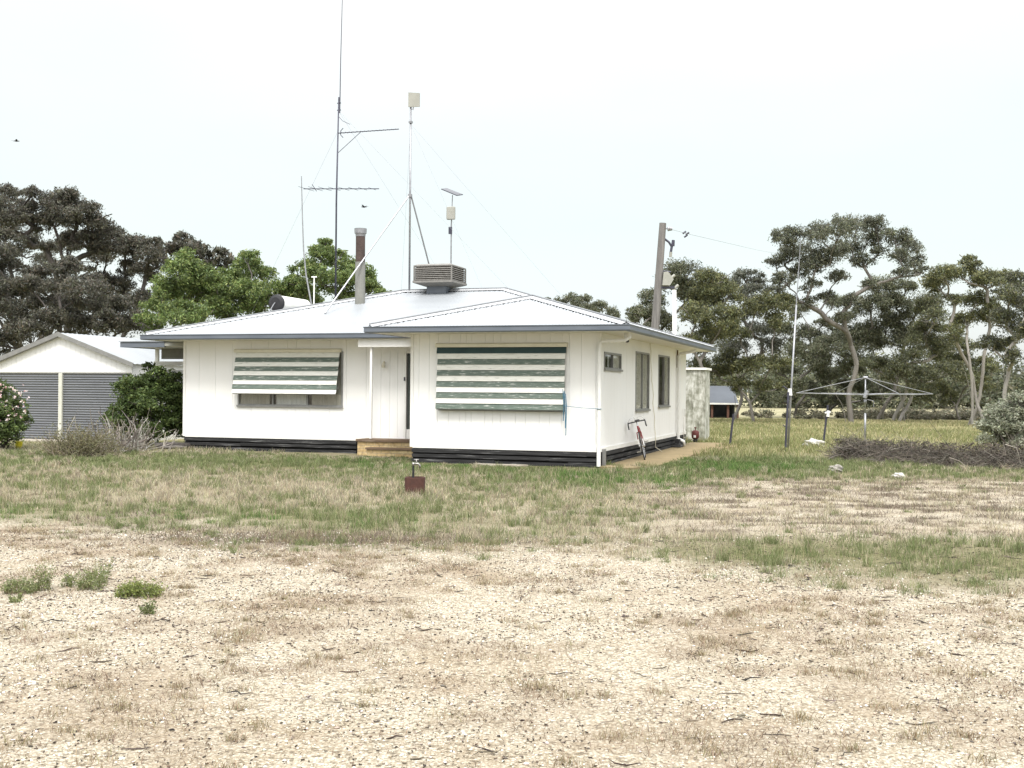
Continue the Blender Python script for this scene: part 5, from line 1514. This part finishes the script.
def understorey():
    VV, FF, TT, nb = [], [], [], 0
    for i in range(300):
        px = rng.choice([rng.uniform(850, 1040), rng.uniform(690, 1040)], p=[.7, .3]); D = rng.uniform(71, 84)
        c = at(px, 400, D); r = .22 + .5 * rng.random() ** 2; c[2] = r * .3
        P, ii = clump_points(c, r, 130, .75, 6, .9)
        P[:, 2] = np.abs(P[:, 2])
        V, F, T = quads(P, np.full(len(P), .2), .35, -.2, pick([(.15, .145, .10), (.19, .175, .12), (.12, .125, .08), (.22, .20, .145)], len(P), .3))
        VV.append(V); FF.append(F + nb); TT.append(T); nb += len(V)
    tag(link('undergrowth', new_mesh('undergrowth', np.concatenate(VV), np.concatenate(FF), [M['leaf']], tint=np.concatenate(TT))), 'low grey brown undergrowth at the feet of the gum trees', kind='stuff')


understorey()

# shrubs
SHR = [(0.076, 0.115, 0.034), (0.102, 0.147, 0.042), (0.061, 0.092, 0.029), (0.140, 0.184, 0.055), (0.084, 0.122, 0.042)]
sb_ = ground_at(147, 446)
plant('shrub', 'dense dark green shrub between garage and house wall', 'shrub', sb_, [(128, 392, 15), (150, 380, 14), (166, 386, 15), (174, 402, 13), (120, 410, 12), (140, 416, 17), (166, 420, 17), (150, 401, 18), (176, 428, 12), (128, 428, 13), (150, 432, 14), (148, 366, 5), (182, 388, 8), (180, 405, 9), (180, 418, 10), (138, 400, 16), (160, 395, 16), (116, 422, 9), (135, 384, 11), (158, 374, 9), (172, 378, 9)], sb_[1], SHR, leaf=.085, asp=.5, droop=.0, dens=.9, trunk_r=.05, bark='bark_dark', stems=3, fork=.2, dj=.6, crown='foliage', sub=14)
ob_ = ground_at(2, 450)
ol = plant('oleander_bush', 'flowering bush with pale pink blossoms before the roller door', 'bush', ob_, [(4, 402, 15), (12, 418, 14), (-8, 412, 18), (8, 436, 14), (-2, 388, 10), (16, 404, 8), (-14, 390, 14), (-6, 432, 16), (18, 428, 7)], ob_[1], SHR + [(.07, .09, .04)], leaf=.11, asp=.3, droop=-.3, dens=.9, trunk_r=.05, bark='bark_dark', stems=4, fork=.2, dj=.6, crown='foliage', sub=14)
PF = []
for i in range(48):
    px, py = rng.uniform(-12, 24), rng.uniform(384, 420)
    if rng.random() < .35: px = rng.uniform(14, 28)
    PF.append(at(px, py, ob_[1] - .55 + rng.normal(0, .12)) - ob_)
PF = np.array(PF)
PF = np.repeat(PF, 5, 0) + rng.normal(0, .022, (240, 3))
V, F, T = quads(PF, np.full(len(PF), .05), .8, 0, pick([(.72, .60, .58), (.75, .70, .66), (.55, .34, .33)], len(PF), .1))
link('blossom', new_mesh('blossom', V, F, [M['leaf']], tint=T), ol)
sbr = ground_at(1012, 450)
plant('saltbush', 'pale grey green rounded saltbush at the end of the brush heap', 'bush', sbr, [(1000, 412, 12), (1015, 405, 12), (1030, 404, 14), (992, 428, 11), (1010, 430, 15), (1030, 430, 16), (1045, 420, 16), (986, 440, 9), (1000, 424, 16), (1012, 418, 16), (1002, 440, 13), (1022, 444, 13), (1020, 398, 9), (1034, 396, 10), (990, 416, 8)], sbr[1], [(.24, .255, .18), (.30, .315, .23), (.19, .205, .145), (.34, .35, .27)], leaf=.085, asp=.42, droop=-.5, dens=.85, trunk_r=.04, stems=5, fork=.2, dj=.6, crown='foliage', sub=14, tone=.2)


def twiggy(name, label, cat, base, n, spread, hgt, cols, kind=None, r=.008, curl=.4, length=None):
    root = thing(name, label, cat, base)
    k = 5; t = np.linspace(0, 1, k)
    az = rng.random(n) * 6.283; el = .25 + 1.2 * rng.random(n); L = hgt * (.5 + .7 * rng.random(n))
    o = rng.normal(0, 1, (n, 2)) * spread * .35
    d = np.stack([np.cos(az) * np.cos(el), np.sin(az) * np.cos(el), np.sin(el)], -1)
    P = np.zeros((n, k, 3)); P[..., 0] = o[:, :1]; P[..., 1] = o[:, 1:]
    P += d[:, None, :] * (t[None, :, None] * L[:, None, None])
    P[:, 1:] += np.cumsum(rng.normal(0, curl, (n, k - 1, 3)) * L[:, None, None] * .09, 1)
    P[..., 2] = np.abs(P[..., 2]) + .01
    rad = (r * (.5 + rng.random(n)))[:, None] * np.linspace(1, .35, k)[None]
    V, F = tubes(P, rad, 4)
    T = np.repeat(pick(cols, n, .3), k * 4, 0)
    link('branches', new_mesh('branches', V, F, [M['twig']], tint=T), root)
    return root, P


db = ground_at(84, 457)
o, P = twiggy('dry_bush', 'khaki half dead bush with bare grey branches before the shrub', 'bush', db, 420, 1.0, .72, [(.17, .15, .10), (.22, .19, .14), (.13, .12, .075), (.28, .25, .2)], r=.008)
q = P[:, 2:, :].reshape(-1, 3); q = q[rng.integers(0, len(q), 6000)] + rng.normal(0, .05, (6000, 3)); q[:, 2] = np.abs(q[:, 2])
V, F, T = quads(q, np.full(len(q), .06), .3, -.2, pick([(.14, .135, .065), (.18, .165, .085), (.11, .105, .05)], len(q)))
link('foliage', new_mesh('foliage', V, F, [M['leaf']], tint=T), o)
db2 = ground_at(122, 453)
twiggy('pruned_shrub', 'heap of bare grey pruned branches beside the dark green shrub', 'shrub', db2, 190, 1.2, .95, [(.24, .22, .19), (.30, .28, .25), (.17, .15, .13)], r=.016, curl=.7)


def brush_heap():
    root = thing('brush_heap', 'long low heap of dark dead branches and prunings', 'brush heap', ground_at(930, 466))
    base = np.array(root.location)
    A, B = ground_at(842, 461), ground_at(1075, 473)
    n = 3400; k = 5
    u = rng.random(n) ** .9
    hh = .56 * np.clip(1 - np.abs(u - .15) * 1.2, .62, 1) + .1 * np.sin(u * 19) * .6
    hh = hh * (.45 + 1.1 * fbm(u * 9, u * 0, 1.0, 3, 71)) * sstep(-.02, .07, u)
    c = A[None] * (1 - u[:, None]) + B[None] * u[:, None] - base
    v = rng.normal(0, .44, n); c[:, 1] += v + .6; c[:, 0] += .2 * v
    c[:, 2] = np.clip(hh * (1 - (v / 1.0) ** 2), .03, None) * rng.random(n) ** .7
    az = rng.normal(0, .75, n) + (rng.random(n) > .5) * math.pi; el = rng.normal(.15, .5, n); L = .35 + .95 * rng.random(n) ** 2
    d = np.stack([np.cos(az) * np.cos(el), np.sin(az) * np.cos(el), np.sin(el)], -1)
    t = np.linspace(-.5, .5, k)
    P = c[:, None] + d[:, None] * t[None, :, None] * L[:, None, None]
    P[:, 1:] += np.cumsum(rng.normal(0, .05, (n, k - 1, 3)) * L[:, None, None], 1)
    P[..., 2] = np.abs(P[..., 2])
    r = (.003 + .008 * rng.random(n) ** 3)[:, None] * np.linspace(1, .4, k)[None]
    V, F = tubes(P, r, 3)
    T = pick([(.125, .11, .09), (.155, .138, .113), (.09, .08, .068), (.20, .18, .15)], n, .3); T[rng.random(n) > .975] = (.36, .33, .28)
    link('dead_branches', new_mesh('dead_branches', V, F, [M['twig']], tint=np.repeat(T, 3 * k, 0)), root)
    # matted leaf and fine twig filling
    m = 9000; u = rng.random(m); c = A[None] * (1 - u[:, None]) + B[None] * u[:, None] - base
    v = rng.normal(0, .36, m); c[:, 1] += v + .6; c[:, 2] = rng.random(m) * .55 * np.clip(1 - (v / .9) ** 2, .05, 1)
    V, F, T = quads(c, np.full(m, .09), .22, 0, pick([(.08, .068, .056), (.11, .09, .072), (.06, .053, .045)], m))
    link('matted_twigs', new_mesh('matted_twigs', V, F, [M['twig']], tint=T), root)


brush_heap()


# foreground weeds
def weed(px, py, w, h, label, cols, n, kind='upright'):
    b = ground_at(px, py); b[2] = float(height(np.array([b[0]]), np.array([b[1]]))[0])
    o = thing('weed', label, 'weed', b, 0, 'green weeds on the gravel')
    mm = b[1] / FPX; W_, H_ = w * mm, h * mm
    k = 5; t = np.linspace(0, 1, k); ns = n
    off = np.stack([rng.uniform(-.5, .5, ns) * W_, rng.normal(0, .25, ns) * min(W_, .2)], -1)
    prof = np.sqrt(np.clip(1 - (off[:, 0] / (W_ * .55)) ** 2, .15, 1))
    hh = H_ * prof * (.55 + .5 * rng.random(ns))
    P = np.zeros((ns, k, 3)); P[..., 0] = off[:, :1] + rng.normal(0, .10, (ns, 1)) * t * H_ * 2; P[..., 1] = off[:, 1:] + rng.normal(0, .10, (ns, 1)) * t * H_ * 2
    P[..., 2] = hh[:, None] * t
    V, F = tubes(P, np.full((ns, k), .0016) * np.linspace(1, .5, k)[None], 3)
    link('stems', new_mesh('stems', V, F, [M['twig']], tint=np.repeat(pick([(.12, .15, .05), (.15, .13, .07)], ns), 3 * k, 0)), o)
    m = ns * 18
    i = rng.integers(0, ns, m); tt = .15 + .85 * rng.random(m)
    q = np.stack([np.interp(tt, t, t) * 0, tt, tt], -1) * 0
    a = np.floor(tt * (k - 1.001)).astype(int); fr = (tt * (k - 1.001) - a)[:, None]
    q = P[i, a] * (1 - fr) + P[i, a + 1] * fr + rng.normal(0, .010, (m, 3)); q[:, 2] = np.abs(q[:, 2])
    V, F, T = quads(q, np.full(m, .020), .42, -.5, pick(cols, m, .3))
    link('leaves', new_mesh('leaves', V, F, [M['leaf']], tint=T), o)


WG = [(0.182, 0.206, 0.084), (0.221, 0.244, 0.102), (0.143, 0.175, 0.072)]
WY = [(0.179, 0.215, 0.055), (0.213, 0.242, 0.066), (0.146, 0.182, 0.050)]
weed(139, 597, 40, 17, 'wide low bright green weed clump, rightmost of the bigger weeds', WY, 130)
weed(20, 592, 32, 19, 'grey green weed clump near the edge of the gravel with three tufts', WG, 60)
weed(43, 590, 14, 29, 'upright feathery weed standing close against the clump at the far side', WG, 34)
weed(70, 587, 12, 16, 'small tufted weed between the feathery weed and the twin headed weed', WG, 22)
weed(92, 590, 24, 24, 'twin headed green weed just beside the wide low clump', WG, 60)
weed(103, 584, 10, 26, 'thin tall weed stalk behind the twin headed weed', WG, 22)
weed(16, 602, 10, 9, 'tiny weed sprig below the grey green clump', WG, 14)
weed(149, 614, 12, 13, 'little pale weed in front of the wide low clump', [(.14, .16, .06), (.11, .14, .05)], 18)

# small things on the ground
def lump(name, label, cat, px, py, size, mat, sq=.6, seed=1):
    b = ground_at(px, py); rr = np.random.default_rng(seed)
    import bmesh
    bm = bmesh.new(); bmesh.ops.create_icosphere(bm, subdivisions=3, radius=1)
    for v in bm.verts:
        n = v.co.copy(); f = 1 + .22 * math.sin(n.x * 3 + seed) * math.cos(n.y * 4 + seed * 2) + .14 * math.sin(n.z * 7 + n.x * 5 + seed) + .05 * rr.normal()
        v.co = Vector((n.x * size * f, n.y * size * .7 * f, n.z * size * sq * f + size * sq * .6))
    me = bpy.data.meshes.new(name); bm.to_mesh(me); bm.free(); me.materials.append(mat)
    o = link(name, me); o.location = tuple(b); tag(o, label, cat)
    return o


M['rock'] = pmat('pale_rock', (.50, .485, .45), (.34, .33, .30), 8, .9, .3)
M['rock2'] = pmat('grey_rock', (.30, .28, .25), (.20, .19, .17), 8, .9, .3)
lump('white_rock', 'lumpy whitish rock at the foot of the insulator picket', 'rock', 814, 446, .30, M['rock'], .45, 2)
lump('pale_stone', 'pale flat stone lying in the trodden ground before the brush heap', 'stone', 899, 478, .13, M['rock'], .5, 5)
lump('grey_stone', 'grey weedy stone on the sand left of the brush heap', 'stone', 836, 472, .15, M['rock2'], .6, 7)
b = ground_at(19, 449)
yl = thing('yellow_bucket', 'small yellow plastic bucket under the flowering bush', 'bucket', b)
mb = MB(); mb.tube([(0, 0, 0), (0, 0, .2), (0, 0, .21)], [.075, .10, .11], 14); mb.build('bucket_body', M['yellow'], yl)
mb = MB(); mb.tube([(.1 * math.cos(t), .0, .2 + .09 * math.sin(t)) for t in np.linspace(0, math.pi, 9)], .004, 5); mb.build('handle', M['galv'], yl)
b = ground_at(172, 449)
lg = thing('timber_log', 'dark weathered log lying against the corner of the house', 'log', b, .15)
mb = MB(); mb.tube([(-.45, 0, .09), (-.1, .02, .11), (.5, -.02, .09)], [.07, .085, .075], 9); mb.build('stem', M['bark_dark'], lg, smooth=True)
mb = MB(); mb.tube([(-.2, -.13, .05), (.1, -.15, .06), (.42, -.12, .05)], [.035, .05, .04], 8); mb.build('branch', M['bark_grey'], lg, smooth=True)

# birds in the air
for (px, py, D, s, lab) in ((16, 141, 60, .16, 'small dark bird flying alone above the dark trees'), (364, 207, 40, .13, 'small dark bird flying between the mast and the panel antenna pole')):
    c = at(px, py, D)
    mb = MB()
    n = 8
    mb.tube([(-s, 0, 0), (-s * .6, 0, s * .05), (0, 0, s * .06), (s * .55, 0, s * .12), (s * .8, 0, s * .12), (s * .95, 0, s * .10)], [s * .05, s * .15, s * .24, s * .16, s * .12, s * .02], n)
    for y in (-1, 1):
        mb.add([(s * .35, y * s * .1, s * .1), (-s * .25, y * s * .1, s * .08), (-s * .4, y * s * .9, s * .45), (s * .1, y * s * 1.0, s * .5), (s * .33, y * s * .12, s * .16), (-s * .22, y * s * .12, s * .13), (-s * .38, y * s * .9, s * .47), (s * .1, y * s * 1.0, s * .52)],
               [(0, 1, 2, 3), (7, 6, 5, 4), (0, 4, 5, 1), (1, 5, 6, 2), (2, 6, 7, 3), (3, 7, 4, 0)])
    mb.add([(-s * .9, -.03 * s, .03 * s), (-s * .9, .03 * s, .03 * s), (-s * 1.5, .18 * s, .05 * s), (-s * 1.5, -.18 * s, .05 * s), (-s * 1.2, 0, .1 * s)], [(0, 1, 2, 3), (0, 1, 4), (1, 2, 4), (2, 3, 4), (3, 0, 4)])
    o = mb.build('bird', M['bird']); o.location = tuple(c); o.rotation_euler = (0, 0, .5 if px < 100 else 2.6); tag(o, lab, 'bird', 'birds in the air')

# ------------------------------------------------------------------ sky, sun, camera
SUN_EL, SUN_AZ = R_(58), R_(178)      # azimuth clockwise from +Y: behind the camera
wd = bpy.data.worlds.new('World'); scene.world = wd; wd.use_nodes = True
nt = wd.node_tree; bg = nt.nodes['Background']; outw = nt.nodes['World Output']
sk = nt.nodes.new('ShaderNodeTexSky'); sk.sky_type = 'NISHITA'; sk.sun_disc = False; sk.sun_elevation = SUN_EL; sk.sun_rotation = SUN_AZ; sk.dust_density = 3.0; sk.air_density = 1.0
nt.links.new(sk.outputs[0], bg.inputs[0]); bg.inputs[1].default_value = .05
# high overcast, brighter towards the zenith
tc = nt.nodes.new('ShaderNodeTexCoord'); sx = nt.nodes.new('ShaderNodeSeparateXYZ'); nt.links.new(tc.outputs['Generated'], sx.inputs[0])
no = nt.nodes.new('ShaderNodeTexNoise'); no.inputs['Scale'].default_value = 2.2; no.inputs['Detail'].default_value = 6
mp = nt.nodes.new('ShaderNodeMapping'); mp.inputs['Scale'].default_value = (1, 1, 2.6); nt.links.new(tc.outputs['Generated'], mp.inputs[0]); nt.links.new(mp.outputs[0], no.inputs['Vector'])
nm = nt.nodes.new('ShaderNodeMath'); nm.operation = 'MULTIPLY_ADD'; nm.inputs[1].default_value = .16; nt.links.new(no.outputs['Fac'], nm.inputs[0]); nt.links.new(sx.outputs[2], nm.inputs[2])
rp = nt.nodes.new('ShaderNodeValToRGB'); el = rp.color_ramp.elements
el[0].position = .06; el[0].color = (.30, .32, .32, 1)
el[1].position = .95; el[1].color = (1.25, 1.25, 1.22, 1)
for p_, c_ in ((.14, (.292, .30, .300)), (.215, (.288, .290, .245)), (.28, (.318, .305, .25)), (.40, (.40, .375, .31)), (.56, (.78, .77, .74))):
    e_ = el.new(p_); e_.color = (*c_, 1)
nt.links.new(nm.outputs[0], rp.inputs[0])
b2_ = nt.nodes.new('ShaderNodeBackground'); nt.links.new(rp.outputs[0], b2_.inputs[0]); b2_.inputs[1].default_value = 1.0
ad = nt.nodes.new('ShaderNodeAddShader'); nt.links.new(bg.outputs[0], ad.inputs[0]); nt.links.new(b2_.outputs[0], ad.inputs[1]); nt.links.new(ad.outputs[0], outw.inputs['Surface'])

sl = bpy.data.lights.new('sun', 'SUN'); sl.energy = 1.4; sl.angle = R_(14); sl.color = (1, .98, .95)
so = bpy.data.objects.new('sun', sl); COL.objects.link(so)
to = Vector((math.sin(SUN_AZ) * math.cos(SUN_EL), math.cos(SUN_AZ) * math.cos(SUN_EL), math.sin(SUN_EL)))
so.rotation_euler = to.to_track_quat('Z', 'Y').to_euler(); so.location = to * 50

cam = bpy.data.cameras.new('camera'); cam.sensor_width = 36; cam.lens = FPX / 1024 * 36; cam.clip_start = .1; cam.clip_end = 5000
co = bpy.data.objects.new('camera', cam); COL.objects.link(co)
pit = math.atan((HY - 384) / FPX)
fwd = Vector((0, math.cos(pit), math.sin(pit))); rg0 = Vector((1, 0, 0)); up0 = rg0.cross(fwd)
rg = rg0 * math.cos(ROLL) + up0 * math.sin(ROLL); up = rg.cross(fwd)
mat = Matrix((rg, up, -fwd)).transposed().to_4x4(); mat.translation = Vector((0, 0, EYE)); co.matrix_world = mat
scene.camera = co

vs = scene.view_settings
scene.display_settings.display_device = 'sRGB'
vs.view_transform = 'Standard'; vs.look = 'None'; vs.exposure = 1.12; vs.gamma = 1; vs.use_curve_mapping = False
scene.render.engine = 'CYCLES'
cy = scene.cycles
cy.use_denoising = True
try: cy.denoiser = 'OPENIMAGEDENOISE'
except Exception: pass
cy.max_bounces = 6; cy.diffuse_bounces = 3; cy.glossy_bounces = 2; cy.transmission_bounces = 3; cy.transparent_max_bounces = 6
cy.caustics_reflective = False; cy.caustics_refractive = False
